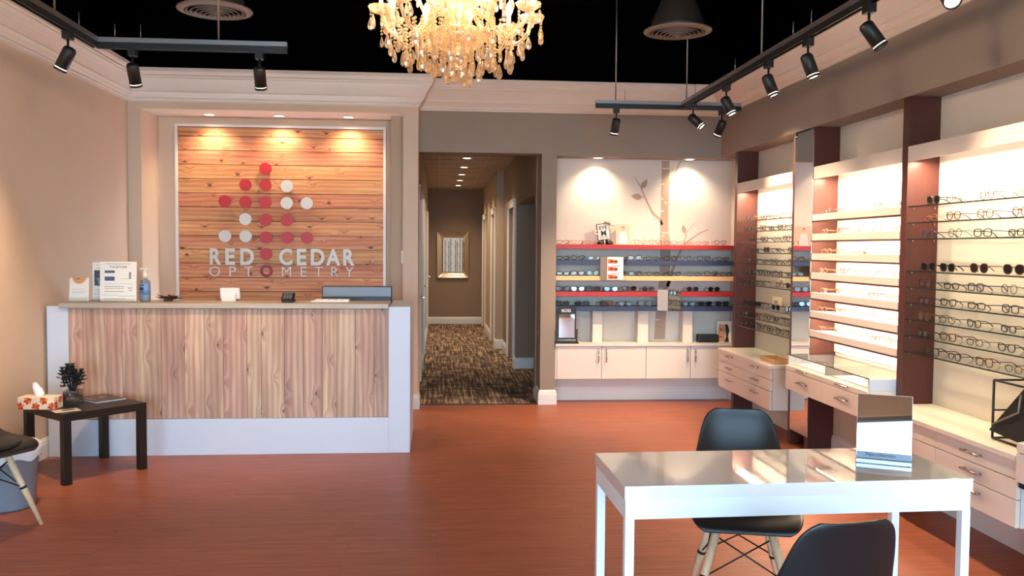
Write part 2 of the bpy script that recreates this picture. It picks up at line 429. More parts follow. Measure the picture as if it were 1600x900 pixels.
def sweep(path, prof, cap=True):
    """path of XY points, room on its right; prof of (out, z)"""
    b = MB(); P = [Vector((p[0], p[1])) for p in path]; N = []
    for i in range(len(P)-1):
        d = (P[i+1]-P[i]).normalized(); N.append(Vector((d.y, -d.x)))
    rings = []
    for i, p in enumerate(P):
        if i == 0: n = N[0]
        elif i == len(P)-1: n = N[-1]
        else: n = N[i-1]+N[i]
        rings.append([(p.x+n.x*o, p.y+n.y*o, z) for o, z in prof])
    return b.loft(rings, cap, False, False)
crown = [(0, 2.785), (.012, 2.785), (.012, 2.80), (.022, 2.806), (.022, 2.822), (.034, 2.828), (.045, 2.845), (.062, 2.862), (.062, 2.872), (.072, 2.895), (.088, 2.925), (.106, 2.952), (.124, 2.972), (.124, 2.982), (.134, 2.988), (.134, 3.005), (.142, 3.012), (.152, 3.03), (.152, 3.06), (-.2, 3.06), (-.2, 3.0), (0, 3.0)]
b = sweep([(XL, YF), (XL, Y1), (-.19, Y1), (-.19, Y2), (XR, Y2), (XR, YF)], crown)
struct('trim_2', b, M['crown'], local=True)
base = [(0, 0), (.018, 0), (.018, .10), (.014, .105), (.014, .118), (.006, .135), (0, .14)]
struct('baseboard_left', sweep([(XL, YF), (XL, Y1-.0), (-2.655, Y1)], base), M['trim_white'], local=True)
struct('baseboard_back', sweep([(-.33, Y1), (-.19, Y1), (-.19, Y2+.02)], base), M['trim_white'], local=True)
struct('baseboard_pilaster', sweep([(.975, 8.72), (.975, Y2), (1.12, Y2), (1.12, YN)], base), M['trim_white'], local=True)
niche_b = [(0, 0), (.014, 0), (.014, .11), (.010, .116), (.010, .13), (0, .14)]
struct('baseboard_niche', sweep([(1.12, YN), (XRW, YN)], niche_b), M['trim_white'], local=True)
struct('baseboard_right', sweep([(XRW, YN), (XRW, YF)], niche_b), M['trim_white'], local=True)

# storefront behind the camera: header, piers, glass
b = MB(); b.box(-2.95, 3.1, YF-.12, YF, 2.45, ZC).box(-2.95, -2.7, YF-.12, YF, 0, 2.45).box(2.7, 3.1, YF-.12, YF, 0, 2.45).box(-2.7, 2.7, YF-.12, YF, 0, .12)
struct('wall_front', b, M['wall_cream'], local=True)
for i, (x0, x1) in enumerate(((-2.7, -.95), (-.95, .95), (.95, 2.7))):
    b = MB(); z0, z1 = .12, 2.45; y0, y1 = YF-.09, YF-.03
    b.box(x0, x0+.05, y0, y1, z0, z1).box(x1-.05, x1, y0, y1, z0, z1).box(x0+.05, x1-.05, y0, y1, z0, z0+.06).box(x0+.05, x1-.05, y0, y1, z1-.06, z1)
    wnd = struct('window_%d' % (i+1), b, M['alu'], local=True)
    g = MB().box(x0+.05, x1-.05, YF-.065, YF-.058, z0+.06, z1-.06).build('pane', M['pane'], wnd)
struct('pavement', MB().box(-12, 12, -16, YF-.12, -.12, -.05), painted('concrete', (170, 168, 164), .8), local=True)

# ---------------------------------------------------------------- the hallway
b = MB(); b.box(-.45, -.21, Y2, YE, 0, 2.75)
struct('wall_hall_left', b, M['hall_light'], local=True)
struct('wall_hall_end', MB().box(-.5, 2.4, YE, YE+.1, 0, 2.75), M['hall_wall'], local=True)
b = MB(); b.box(.96, 1.12, 8.60, 10.77, 2.04, 2.75).box(.96, 1.0, 8.60, 8.72, 0, 2.04).box(.96, 2.3, 10.77, 10.9, 0, 2.75)
b.box(.96, 1.12, 10.9, 10.99, 0, 2.75).box(.96, 1.12, 10.99, 11.95, 2.03, 2.75).box(.96, 1.12, 11.95, 12.92, 0, 2.75)
struct('wall_hall_right', b, M['hall_wall'], local=True)
b = MB(); b.box(.855, 1.2, 12.92, 13.25, 0, 2.75).box(.855, 1.2, 13.25, 14.05, 2.03, 2.75).box(.855, 1.2, 14.05, 15.9, 0, 2.75).box(.855, 1.2, 15.9, 16.75, 2.03, 2.75).box(.855, 1.2, 16.75, YE, 0, 2.75)
struct('wall_hall_pier', b, M['hall_light'], local=True)
struct('wall_alcove', MB().box(2.25, 2.4, 8.6, 10.77, 0, 2.75).box(1.12, 2.4, 8.6, 8.62, 0, 2.75), M['hall_wall'], local=True)
struct('ceiling_hall', MB().box(-.45, 2.4, 8.48, YE+.1, 2.65, 2.70), M['ceil_tile'], local=True)
b = MB()
for x in (-.2+.21, .62): b.box(x-.012, x+.012, 8.5, YE, 2.642, 2.651)
for i in range(14): b.box(-.21, .96, 9.0+i*.62-.012, 9.0+i*.62+.012, 2.643, 2.651)
struct('trim_3', b, M['hall_light'], local=True)
struct('baseboard_hall_end', sweep([(-.21, YE), (.855, YE)], base), M['trim_white'], local=True)
struct('baseboard_hall_right', sweep([(.855, 15.82), (.855, 14.12)], base), M['trim_white'], local=True)
struct('baseboard_hall_pier', sweep([(.855, 13.18), (.855, 12.92), (.96, 12.92), (.96, 12.02)][::1], [(-o, z) for o, z in base] if False else base), M['trim_white'], local=True)
struct('baseboard_alcove', sweep([(.96, 10.92), (.96, 10.77), (2.25, 10.77)][::-1][::-1], base), M['trim_white'], local=True)
struct('baseboard_hall_left', sweep([(-.21, 9.95), (-.21, 11.3)], base), M['trim_white'], local=True)
struct('baseboard_hall_far', sweep([(-.21, 12.6), (-.21, 14.9)], base), M['trim_white'], local=True)
def casing(x, y0, y1, side):
    b = MB(); t = .022*side; w = .075
    xs = sorted((x, x+t)); 
    b.box(xs[0], xs[1], y0-w, y0, 0, 2.1).box(xs[0], xs[1], y1, y1+w, 0, 2.1).box(xs[0], xs[1], y0, y1, 2.03, 2.1)
    b.box(min(xs)-.006*(side < 0), max(xs)+.006*(side > 0), y0-w-.01, y1+w+.01, 2.1, 2.125)
    return b
for i, (x, y0, y1, s) in enumerate(((.96, 10.99, 11.95, -1), (.855, 13.25, 14.05, -1), (.855, 15.9, 16.75, -1), (-.21, 8.75, 9.75, 1), (-.21, 11.4, 12.4, 1), (-.21, 15.1, 16.0, 1))):
    d = struct('door_%d' % (i+1), casing(x, y0, y1, s), M['trim_white'], local=True)
    if s < 0: lf = MB().box(x+.05, x+.09, y0, y1, .005, 2.03)
    else: lf = MB().box(x-.002, x+.006, y0, y1, .005, 2.03)
    lf.build('door_leaf', M['trim_white'], d)
    k = MB(); kx = x+(.05 if s < 0 else .006); k.cyl((kx, y0+.07, 1.0), (kx+.05*s, y0+.07, 1.0), .012, n=10).cyl((kx+.05*s, y0+.06, 1.0), (kx+.05*s, y0+.17, 1.0), .009, n=10)
    k.build('door_handle', M['chrome'], d)

# picture at the end of the hall: flared silver frame around birch stems
t = thing('framed_picture', 'silver framed picture of birch stems hanging at the far end of the hallway', 'picture', (.277, YE, .915))
x0, x1, z0, z1 = -.032, .586, .915, 1.814; yb = YE
bm = MB(); N = 14
def flare(u, v):   # u, v in 0..1
    px = x0+(x1-x0)*u; pz = z0+(z1-z0)*v
    e = min(u, 1-u)*(x1-x0); f = min(v, 1-v)*(z1-z0); d = min(e/.14, f/.14, 1)
    return (px, yb-.055+.045*sin(d*pi/2), pz)
g = [[bm._v(flare(i/28, j/36)) for i in range(29)] for j in range(37)]
for j in range(36):
    for i in range(28):
        e = min(i+.5, 27.5-i)/28*(x1-x0); f = min(j+.5, 35.5-j)/36*(z1-z0)
        if min(e, f) < .12: bm._f([g[j][i], g[j][i+1], g[j+1][i+1], g[j+1][i]], True)
bm.build('frame', pm('brushed_silver', (212, 200, 186), .18, .9), t)
MB().box(x0+.01, x1-.01, yb-.012, yb-.002, z0+.01, z1-.01).build('backing', pm('print_ground', (206, 190, 172), .35, .4), t)
b = MB()
for k, x in enumerate((.08, .13, .20, .235, .33, .36, .42, .47, .50)):
    b.box(x-.006, x+.006, yb-.02, yb-.012, z0+.11, z1-.13-.03*(k % 3))
    for q in range(3):
        zz = z0+.2+q*.19+.05*(k % 2); b.tube([(x, yb-.018, zz), (x+(.03 if k % 2 else -.03), yb-.018, zz+.05)], .003, 5)
b.build('birch_print', M['ink'], t)
tag(MB().box(.955-.11, .955-.10, 0, 0.01, 0, .01).build('x', M['chrome']), None, None) if False else None

# ================================================================ CEILING FITTINGS
def spot_head(name, hook, direction, label, lit=None, track_z=2.7, group=None, energy=1.0):
    t = thing(name, label, 'spotlight', hook, 0, group)
    hx, hy, hz = hook; piv = Vector((hx, hy, hz-.115)); d = Vector(direction).normalized()
    MB().box(hx-.022, hx+.022, hy-.03, hy+.03, hz-.042, hz).build('adapter', M['black_plastic'], t)
    side = d.cross(Vector((0, 0, 1)));
    if side.length < .1: side = Vector((1, 0, 0))
    side.normalize()
    MB().cyl((hx, hy, hz-.04), tuple(piv), .0065, n=10).cyl(tuple(piv-side*.012), tuple(piv+side*.012), .012, n=12).build('stem', M['black_plastic'], t)
    c = piv + side*.0 + Vector((0, 0, -.004)); back = c - d*.035; 
    q = d.to_track_quat('Z', 'Y').to_matrix().to_4x4(); T = Matrix.Translation(back) @ q
    b = MB(); b.T = T; b.lathe([(.010, -.004), (.026, 0), (.034, .010), (.0355, .02), (.0355, .125), (.033, .125), (.033, .10)], n=28)
    b.build('housing', M['black_plastic'], t)
    b = MB(); b.T = T; b.lathe([(.0365, .128), (.0365, .142), (.031, .142), (.031, .128)], n=28); b.build('bezel', M['black_plastic'], t)
    b = MB(); b.T = T; b.lathe([(.0001, .112), (.0325, .112), (.0325, .132), (.0001, .135)], n=24); b.build('lamp', M['lamp_face'], t)
    light('SPOT', 'track_light', back + d*.16, EXPO['track']*energy, WARM, t, d, .03, spot=85, blend=1.0)
    return t
def rail(b, p0, p1):
    p0, p1 = Vector(p0), Vector(p1); d = (p1-p0).normalized(); s = Vector((d.y, -d.x, 0))
    def ring(p, prof): return [p+s*a+Vector((0, 0, z)) for a, z in prof]
    prof = [(-.018, 0), (-.018, .034), (.018, .034), (.018, 0), (.010, 0), (.010, .012), (-.010, .012), (-.010, 0)]
    b.loft([ring(p0, prof), ring(p1, prof)], True, False, False)
    return b
def strut(b, p0, p1):
    p0, p1 = Vector(p0), Vector(p1); d = (p1-p0).normalized(); s = Vector((d.y, -d.x, 0))
    prof = [(-.022, .036), (-.022, .064), (.022, .064), (.022, .036)]
    b.loft([[p0+s*a+Vector((0, 0, z)) for a, z in prof], [p1+s*a+Vector((0, 0, z)) for a, z in prof]], True, False, False); return b
ZT = 2.685
for side, lab in ((-1, 'suspended black lighting track along the cream wall, turning above the reception desk'), (1, 'suspended black lighting track over the eyewear displays, ending in a crossbar')):
    X = 2.06*side; Yc = 5.5 if side < 0 else 7.30
    t = thing('lighting_track', lab, 'track lighting', (X, Yc, ZT))
    xa, xb = ((X, -.93) if side < 0 else (1.31, 2.56))
    b = MB(); rail(b, (X, -1.8, ZT), (X, Yc, ZT)); rail(b, (xa, Yc, ZT), (xb, Yc, ZT)); b.build('rail', M['black_plastic'], t)
    b = MB(); strut(b, (X, -1.8, ZT), (X, Yc, ZT)); strut(b, (xa, Yc, ZT), (xb, Yc, ZT)); b.build('support_channel', M['alu'], t)
    rods = [(-1.34, Yc), (X, 4.93), (X, 3.2)] if side < 0 else [(1.48, Yc), (X, 7.2), (X, 5.50), (X, 3.4)]
    for (x, y) in rods: MB().cyl((x, y, ZT+.06), (x, y, 3.95), .006, n=8).build('rod', M['alu'], t)
    stubs = ([(-1.95, Yc), (-1.80, Yc), (X, 5.25)] if side < 0 else [(1.56, Yc), (X, 6.95), (X, 6.0), (X, 5.0), (X, 4.75)])
    for (x, y) in stubs: MB().cyl((x, y, ZT+.06), (x, y, ZT+.15), .003, n=6).build('stub_wire', M['alu'], t)
heads = [((2.06, 7.0), (.55, -.35, -.62), 'black track spotlight beside the crossbar joint, tilted steeply to the right'),
         ((2.06, 6.18), (.40, -.30, -1), 'black track spotlight second along the right-hand track from the joint'),
         ((2.06, 5.375), (.33, -.2, -1), 'black track spotlight third along the right-hand track from the joint'),
         ((2.06, 4.786), (.30, -.2, -1), 'black track spotlight fourth along the right-hand track from the joint'),
         ((2.06, 4.09), (.62, -.25, -1), 'black track spotlight over the glass shelves, nearest whole one on the right track'),
         ((2.06, 3.45), (-.12, -.55, -.45), 'lit spotlight cut off by the top edge of the photo, glowing toward the viewer'),
         ((1.487, 7.30), (-.12, .25, -1), 'black spotlight under the free left end of the right crossbar'),
         ((2.398, 7.30), (-.28, .55, -1), 'black spotlight under the right end of the crossbar near the corner'),
         ((-2.06, 5.096), (-.55, .1, -1), 'black track spotlight aimed at the cream left wall'),
         ((-1.847, 5.5), (.03, .45, -1), 'black spotlight under the left corner of the track by the reception'),
         ((-1.097, 5.5), (.0, .45, -1), 'black spotlight near the free end of the left track over the desk'),
         ((-2.06, 4.22), (-.75, .1, -.8), 'black track spotlight cut off at the top left corner of the photo')]
for i, (p, d, lab) in enumerate(heads):
    spot_head('track_spotlight', (p[0], p[1], ZT), d, lab, energy=(.80, .62, .55, .52, .52, .5, .9, .9, .9, .38, .38, .9)[i])
# unseen heads added along both tracks to light the room's near half
for q_, (x, y, d) in enumerate(((2.06, 2.2, (.6, .1, -1)), (2.06, .8, (.5, 0, -1)), (-2.06, 2.6, (-.6, .1, -1)), (-2.06, .8, (-.5, 0, -1)))):
    spot_head('track_spotlight', (x, y, ZT), d, '%s track spotlight added on the %s track, %s past the photo edge' % ('black', 'right' if x > 0 else 'left', ORD[q_ % 2]), group='added track spotlights beyond the photo edge on the %s' % ('right' if x > 0 else 'left'))

def downlight(x, y, z, label, e, col, group=None, spot=70, r=.045):
    t = thing('recessed_downlight', label, 'downlight', (x, y, z), 0, group)
    MB().lathe([(r, 0), (r+.014, -.001), (r+.015, -.006), (r+.004, -.009), (r-.002, -.004)], (x, y, z), 24).build('trim_ring', M['white_plastic'], t)
    MB().lathe([(.0001, -.005), (r-.004, -.005), (r-.004, 0), (.0001, 0)], (x, y, z), 20).build('lamp', M['lamp_face'], t)
    light('SPOT', 'downlight_beam', (x, y, z-.02), e, col, t, (0, .12, -1), .03, spot=spot, blend=.9)
for x, n in ((-2.13, 'left'), (-1.49, 'middle'), (-.85, 'right')):
    downlight(x, 8.36, 2.725, 'small recessed downlight over the cedar sign, %s one of three' % n, EXPO['sign'], WARM2, 'downlights over the cedar sign', 125)
for x, n in ((1.535, 'above the eye chart figurine'), (2.44, 'to the right of the painted tree trunk')):
    downlight(x, 8.385, 2.385, 'recessed downlight in the shelf niche %s' % n, EXPO['niche'], WARM2, 'downlights over the shelf niche', 125)
for i, y in enumerate((11.2, 12.45, 13.7, 14.9, 16.1)):
    downlight(.355, y, 2.65, 'recessed downlight in the hallway ceiling, %s from the entrance' % ORD[i], EXPO['hall'], WARM2, 'hallway downlights', 120, .055)

def vent(x, y, z, label, duct):
    t = thing('round_air_diffuser', label, 'air vent', (x, y, z))
    b = MB(); b.lathe([(.262, .012), (.266, .006), (.262, 0), (.215, -.012), (.212, -.006), (.235, .006)], (x, y, z), 44); b.build('rim', M['vent'], t)
    for k, r in enumerate((.186, .155, .124, .093, .062, .034)):
        zz = -.006-.006*k; b = MB(); b.lathe([(r, zz+.010), (r+.016, zz-.008), (r+.018, zz-.005), (r+.004, zz+.013)], (x, y, z), 36); b.build('louvre_ring', M['vent'], t)
    b = MB(); b.lathe([(.0001, -.046), (.014, -.044), (.018, -.036), (.0001, -.03)], (x, y, z), 20); b.build('hub', M['vent'], t)
    MB().lathe([(.0001, .03), (.2, .03), (.2, .034), (.0001, .034)], (x, y, z), 32).build('shade_disc', M['black'], t)  # black disc set inside as the shade between the louvre rings
    b = MB(); b.lathe([(.235, .006), (.205, .05), (.205, .075), (.13, .25), (.125, .26), (.125, .75), (.12, .75), (.12, .25), (.195, .07), (.2, .01)], (x, y, z), 36); b.build('duct_cone', M['duct_metal'], t)
M['vent'] = pm('vent_paint', (122, 106, 94), .55)
M['duct_metal'] = pm('duct_metal', (70, 60, 54), .5, .5)
vent(-1.62, 6.55, 3.2, 'round ceiling air diffuser hanging above the reception side, left of the chandelier', 0)
vent(1.857, 6.77, 3.2, 'round ceiling air diffuser on a cone duct, right of the chandelier', 0)

# ---------------------------------------------------------------- chandelier
def chandelier(cx, cy, zb):
    t = thing('crystal_chandelier', 'large crystal chandelier with lit candle bulbs hanging from the black ceiling', 'chandelier', (cx, cy, zb))
    z = zb; rnd = random.Random(3)
    b = MB(); b.lathe([(.0001, .05), (.03, .06), (.05, .10), (.035, .13), (.10, .16), (.135, .20), (.11, .23), (.05, .25), (.04, .30), (.075, .34), (.085, .38), (.04, .42), (.03, .52), (.07, .58), (.05, .64), (.02, .68), (.02, .80), (.0001, .80)], (cx, cy, z), 28, .05, 14)
    b.build('glass_column', M['crystal'], t)
    b = MB(); b.lathe([(.06, .335), (.145, .375), (.17, .405), (.165, .408), (.14, .385), (.06, .35)], (cx, cy, z), 40, .05, 10); b.build('bowl', M['crystal'], t)
    b = MB(); b.tube([(cx, cy, z+.78), (cx, cy, 3.93)], .012, 8); b.lathe([(.0001, 3.86-z), (.06, 3.87-z), (.065, 3.95-z), (.0001, 3.95-z)], (cx, cy, z), 20); b.build('suspension_rod', M['chrome'], t)
    def drop(b, p, s=1.0, rz=0.0):
        a = Matrix.Translation(Vector(p)) @ Matrix.Rotation(rz, 4, 'Z') @ Matrix.Diagonal((.85, .45, 1, 1)); b.T = a; b.flat = True
        b.lathe([(.0001, 0), (.004*s, -.004*s), (.014*s, -.028*s), (.0165*s, -.042*s), (.012*s, -.054*s), (.0001, -.060*s)], n=8); b.T = None
    def bead(b, p, r=.006):
        b.lathe([(.0001, -r), (r*.8, -r*.5), (r, 0), (r*.8, r*.5), (.0001, r)], p, 7)
    def arm(k, n, R, zc, lift, drops):
        a = 2*pi*(k+.5*(n == 6))/n + .13; ca, sa = cos(a), sin(a)
        P = lambda r, h: (cx+ca*r, cy+sa*r, z+h)
        pts = [P(.03, zc-.02), P(R*.18, zc+.045), P(R*.38, zc+.03), P(R*.55, zc-.045), P(R*.74, zc-.085), P(R*.90, zc-.05), P(R, zc+.02)]
        fine = []
        for i in range(len(pts)-1):
            p0 = Vector(pts[max(i-1, 0)]); p1 = Vector(pts[i]); p2 = Vector(pts[i+1]); p3 = Vector(pts[min(i+2, len(pts)-1)])
            for q in range(4):
                u = q/4; fine.append(.5*((2*p1)+(p2-p0)*u+(2*p0-5*p1+4*p2-p3)*u*u+(3*p1-p0-3*p2+p3)*u**3))
        fine.append(Vector(pts[-1]))
        am = MB().tube(fine, .0085, 8).build('arm', M['crystal'], t)
        c = P(R, zc)
        MB().lathe([(.008, .012), (.030, .02), (.048, .034), (.055, .05), (.052, .05), (.04, .036), (.008, .022)], c, 24, .06, 12).build('bobeche', M['crystal'], am)
        MB().cyl((c[0], c[1], c[2]+.02), (c[0], c[1], c[2]+.10+lift), .010, .009, 12).build('candle_sleeve', M['candle'], am)
        b = MB(); b.lathe([(.0001, 0), (.010, .004), (.0165, .022), (.0125, .042), (.0055, .058), (.0001, .068)], (c[0], c[1], c[2]+.10+lift), 14); b.build('bulb', M['bulb'], am)
        for j in range(drops):
            aa = a + 2*pi*j/drops + .4; px, py = c[0]+.05*cos(aa), c[1]+.05*sin(aa); zz = c[2]+.042
            b = MB(); ln = rnd.choice((1, 2, 3, 5))
            for q in range(ln): bead(b, (px, py, zz-.008-q*.014))
            drop(b, (px, py, zz-.008-ln*.014+.004), rnd.uniform(.85, 1.15), rnd.uniform(0, 3)); b.build('crystal_drop', M['crystal'], am)
        # short chain under the arm
        b = MB(); p = P(R*.72, zc-.09)
        for q in range(4): bead(b, (p[0], p[1], p[2]-.006-q*.013))
        drop(b, (p[0], p[1], p[2]-.055), 1.1, rnd.uniform(0, 3)); b.build('crystal_chain', M['crystal'], am)
    for k in range(10): arm(k, 10, .345, .265, 0, 5)
    for k in range(6): arm(k, 6, .20, .40, 0, 4)
    # rings of beaded strands ending in drops, longest at the middle
    for (R, n, z0, ln, s) in ((.165, 24, .27, 9, 1.15), (.115, 16, .25, 10, 1.2), (.06, 9, .20, 8, 1.2), (.24, 24, .24, 7, 1.15), (.30, 16, .22, 3, 1.1)):
        for k in range(n):
            a = 2*pi*(k+.3)/n; px, py = cx+R*cos(a), cy+R*sin(a); l2 = ln+rnd.choice((-1, 0, 0, 1)); b = MB()
            for q in range(l2): bead(b, (px, py, z+z0-q*.0165), .0068)
            drop(b, (px, py, z+z0-l2*.0165+.002), s*rnd.uniform(.9, 1.1), rnd.uniform(0, 3)); b.build('crystal_strand', M['crystal'], t)
    b = MB()
    for q in range(5): bead(b, (cx, cy, z+.045-q*.001), .01)
    drop(b, (cx, cy, z+.062), 1.0); b.build('finial_drop', M['crystal'], t)
    light('POINT', 'candle_glow', (cx, cy, z+.50), 45, (1.0, .80, .58), t, size=.12)
M['candle'] = pm('candle_sleeve', (240, 226, 204), .5)
chandelier(.083, 4.0, 2.255)

# ================================================================ RECEPTION
t = thing('reception_desk', 'white reception desk with a vertical knotty cedar front and pale wood counter top', 'reception desk', (-1.475, 6.36, 0))
x0, x1, yf = -2.745, -.205, 6.36
MB().box(x0, -2.60, yf, yf+.12, 0, 1.07).build('side_post', M['white_panel'], t, bevel=.002)
MB().box(-.36, x1, yf, yf+.80, 0, 1.07).build('end_panel', M['white_panel'], t, bevel=.002)
MB().box(-2.60, -.36, yf, yf+.10, 0, .262).build('plinth', M['white_panel'], t, bevel=.002)
b = MB(); rnd = random.Random(11); x = -2.60; 
while x < -.365:
    w_ = rnd.choice((.135, .135, .135, .10, .165)); xe = min(x+w_, -.36)
    if -.36-xe < .06: xe = -.36
    b.box(x+.0008, xe-.0008, yf+.008, yf+.028, .264, 1.052, .0015); x = xe
b.build('cedar_front', M['cedar_front'], t)
MB().box(-2.6, -.36, yf+.028, yf+.05, .26, 1.058).build('backer', M['steel_dark'], t)
b = MB(); b.box(-2.655, -.362, yf-.02, 6.72, 1.056, 1.092, .003); b.build('counter_top', M['ash'], t)
b = MB(); b.box(-2.74, -.36, 6.72, 7.25, .73, .76); b.box(-2.74, -.36, 6.45, 6.47, .0, 1.05); b.box(-1.2, -1.18, 6.5, 7.2, 0, .73); b.box(-2.2, -2.18, 6.5, 7.2, 0, .73); b.build('work_surface', M['lacquer'], t)

# the cedar sign in its recess
t = thing('cedar_wall_sign', 'knotty cedar plank sign with red and white discs and raised lettering behind reception', 'sign', (-1.5, 8.585, .80))
b = MB(); z = .80; sx0, sx1 = -2.465, -.535; rnd = random.Random(5)
while z < 2.62:
    ze = min(z+.134, 2.628); b.box(sx0, sx1, 8.535, 8.565, z+.0022, ze-.0022, .003); z = ze
b.build('cedar_boards', M['cedar_sign'], t)
MB().box(sx0, sx1, 8.567, 8.583, .8, 2.63).build('backer', M['steel_dark'], t)
b = MB()
b.box(sx0-.025, sx0, 8.52, 8.584, .78, 2.655).box(sx1, sx1+.025, 8.52, 8.584, .78, 2.655).box(sx0, sx1, 8.52, 8.584, 2.63, 2.655).box(sx0, sx1, 8.52, 8.584, .775, .80)
b.build('frame', M['trim_white'], t, bevel=.002)
for (x, z, c) in [(-1.646, 2.239, 0), (-1.833, 2.084, 0), (-1.647, 2.084, 0), (-1.447, 2.076, 1), (-2.027, 1.927, 0), (-1.834, 1.922, 0), (-1.648, 1.922, 0), (-1.448, 1.916, 1), (-1.26, 1.916, 1), (-1.836, 1.759, 1), (-1.647, 1.754, 0), (-1.447, 1.752, 0), (-2.027, 1.597, 1), (-1.834, 1.597, 1), (-1.646, 1.587, 0), (-1.447, 1.585, 0), (-1.259, 1.586, 0), (-1.646, 1.427, 0)]:
    o = MB().cyl((x, 8.510, z), (x, 8.498, z), .0575, n=40).cyl((x, 8.536, z), (x, 8.510, z), .012, n=10).build('disc', M['letter'] if c else M['red'], t)
    o['label'] = 'white disc' if c else 'red disc'
b = MB(); n = 40; cx, cz = -1.643, 1.266; rings = []
for i in range(n):
    a = 2*pi*i/n; rings.append([(cx+r*cos(a), y, cz+r*sin(a)) for r, y in ((.060, 8.498), (.060, 8.51), (.034, 8.51), (.034, 8.498))])
b.loft(rings, False, True, False); b.build('ring', M['red_dark'], t)['label'] = 'dark red ring used as the letter O'
def fit_letter(ch, xa, xb, za, zb, bold, mat, parent, y=8.502, th=.016):
    b = MB(); b.text(ch, .2, (0, 0, 0), (1, 0, 0), (0, 0, 1), th/2, bold)
    vs = b.bm.verts; lo = [min(v.co[i] for v in vs) for i in range(3)]; hi = [max(v.co[i] for v in vs) for i in range(3)]
    for v in vs:
        v.co.x = xa+(v.co.x-lo[0])/(hi[0]-lo[0])*(xb-xa); v.co.z = za+(v.co.z-lo[2])/(hi[2]-lo[2])*(zb-za); v.co.y = y+(v.co.y-(lo[1]+hi[1])/2)
    b.build('letter', mat, parent)
P = lambda px: -2.167+(px-328)*.006018
for ch, a, c in (('R', 328, 345.5), ('E', 352, 366.5), ('D', 375, 396), ('C', 435.5, 456), ('E', 463, 478), ('D', 485, 506.5), ('A', 509, 531.5), ('R', 536, 554)):
    fit_letter(ch, P(a), P(c), 1.322, 1.480, .0065, M['letter'], t)
for ch, a, c in (('O', 327, 343.5), ('P', 358, 368), ('T', 381, 394), ('M', 439.5, 454), ('E', 469, 478.5), ('T', 491, 503.5), ('R', 517, 528.5), ('Y', 539, 552.5)):
    fit_letter(ch, P(a), P(c), 1.213, 1.308, -.001, M['letter'], t, th=.012)
tag(MB().box(-.345, -.33, 8.13, 8.20, 1.35, 1.47, .003).build('light_switch', M['white_plastic']), 'white light switch plate on the inner side of the right sign recess pilaster', 'light switch')

# things on the counter
ct = 1.0925
def slanted_card(name, label, cat, xa, xb, y, h, mat, tilt=.06, th=.004, rz=0.0):
    t = thing(name, label, cat, ((xa+xb)/2, y, ct), rz)
    w = (xb-xa)/2
    b = MB(); b.T = Matrix.Translation((0, 0, 0)) @ Matrix.Rotation(-tilt, 4, 'X'); b.box(-w, w, -th/2, th/2, .004, h); b.build('card', mat, t, local=True)
    b = MB(); b.box(-w, w, -.025, .035, 0, .004).box(-w, w, -.027, -.024, 0, .022); b.build('holder_foot', M['vitrine'], t, local=True)
    return t
def card_T(tilt, y=-.0032): return Matrix.Rotation(-tilt, 4, 'X') @ Matrix.Translation((0, y, 0))
def card_text(parent, name, items, mat, tilt):
    """items: ('t', body, size, x, z, align) / ('b', x0, x1, z0, z1) on the card face"""
    b = MB(); b.T = None
    for it in items:
        if it[0] == 't': b.text(it[1], it[2], (it[3], -.0034, it[4]), (1, 0, 0), (0, 0, 1), .0003, 0, it[5] if len(it) > 5 else 'CENTER')
        else: b.box(it[1], it[2], -.0036, -.0030, it[3], it[4])
    b.bm.transform(Matrix.Rotation(-tilt, 4, 'X')); b.build(name, mat, parent, local=True)
t = slanted_card('card_holder', 'small white card with an orange flower on the counter, leftmost', 'leaflet holder', -2.655, -2.52, 6.52, .172, M['paper'], .10)
b = MB()
for k in range(11):
    a = pi+pi*k/10*1.0; b.prism([(.018*cos(a-.18), .018*sin(a-.18)), (.046*cos(a-.12), .040*sin(a-.12)), (.05*cos(a), .044*sin(a)), (.046*cos(a+.12), .040*sin(a+.12)), (.018*cos(a+.18), .018*sin(a+.18))], (0, -.0034, .170), (1, 0, 0), (0, 0, 1), .0003)
b.bm.transform(Matrix.Rotation(-.10, 4, 'X')); b.build('flower_print', M['orange'], t, local=True)
card_text(t, 'print_lines', [('b', -.05, .04, .088, .0895), ('b', -.05, .05, .073, .0745), ('b', -.05, .035, .063, .0645), ('b', -.066, .066, .026, .0285), ('b', -.02, .012, .156, .172)], M['ink_grey'], .10)
t = slanted_card('leaflet_holder', 'clear leaflet stand with dark blue leaflets, tucked behind the tall TOGETHER card', 'leaflet holder', -2.53, -2.33, 6.615, .282, M['paper'], .05)
b = MB(); b.box(-.075, .09, -.022, -.006, .008, .225); b.build('leaflet_stack', M['paper'], t, local=True)
b = MB(); b.box(-.075, .09, -.0232, -.0222, .112, .225); b.build('leaflet_photo', pm('slate_print', (62, 66, 76), .5), t, local=True)
b = MB(); b.box(-.05, .03, -.0238, -.0233, .125, .155).box(-.06, .02, -.0238, -.0233, .155, .17).text('TOGETHER', .014, (-.02, -.0236, .190), (1, 0, 0), (0, 0, 1), .0003); b.build('leaflet_print', M['blue_lens'], t, local=True)
card_text(t, 'header_lines', [('b', -.07, .03, .262, .265), ('b', -.05, .03, .248, .251), ('b', -.07, .03, .236, .240)], M['ink_grey'], .05)
b = MB(); b.box(-.07, .05, -.0238, -.0225, .082, .084).box(-.07, .03, -.0238, -.0225, .066, .068).box(-.075, .05, -.0238, -.0225, .050, .053).box(-.07, .02, -.0238, -.0225, .03, .032); b.build('print_lines', M['ink_grey'], t, local=True)
t = slanted_card('counter_card', 'tall white TOGETHER card, biggest of the cards on the counter', 'sign', -2.435, -2.18, 6.505, .290, M['paper'], .05, .006)
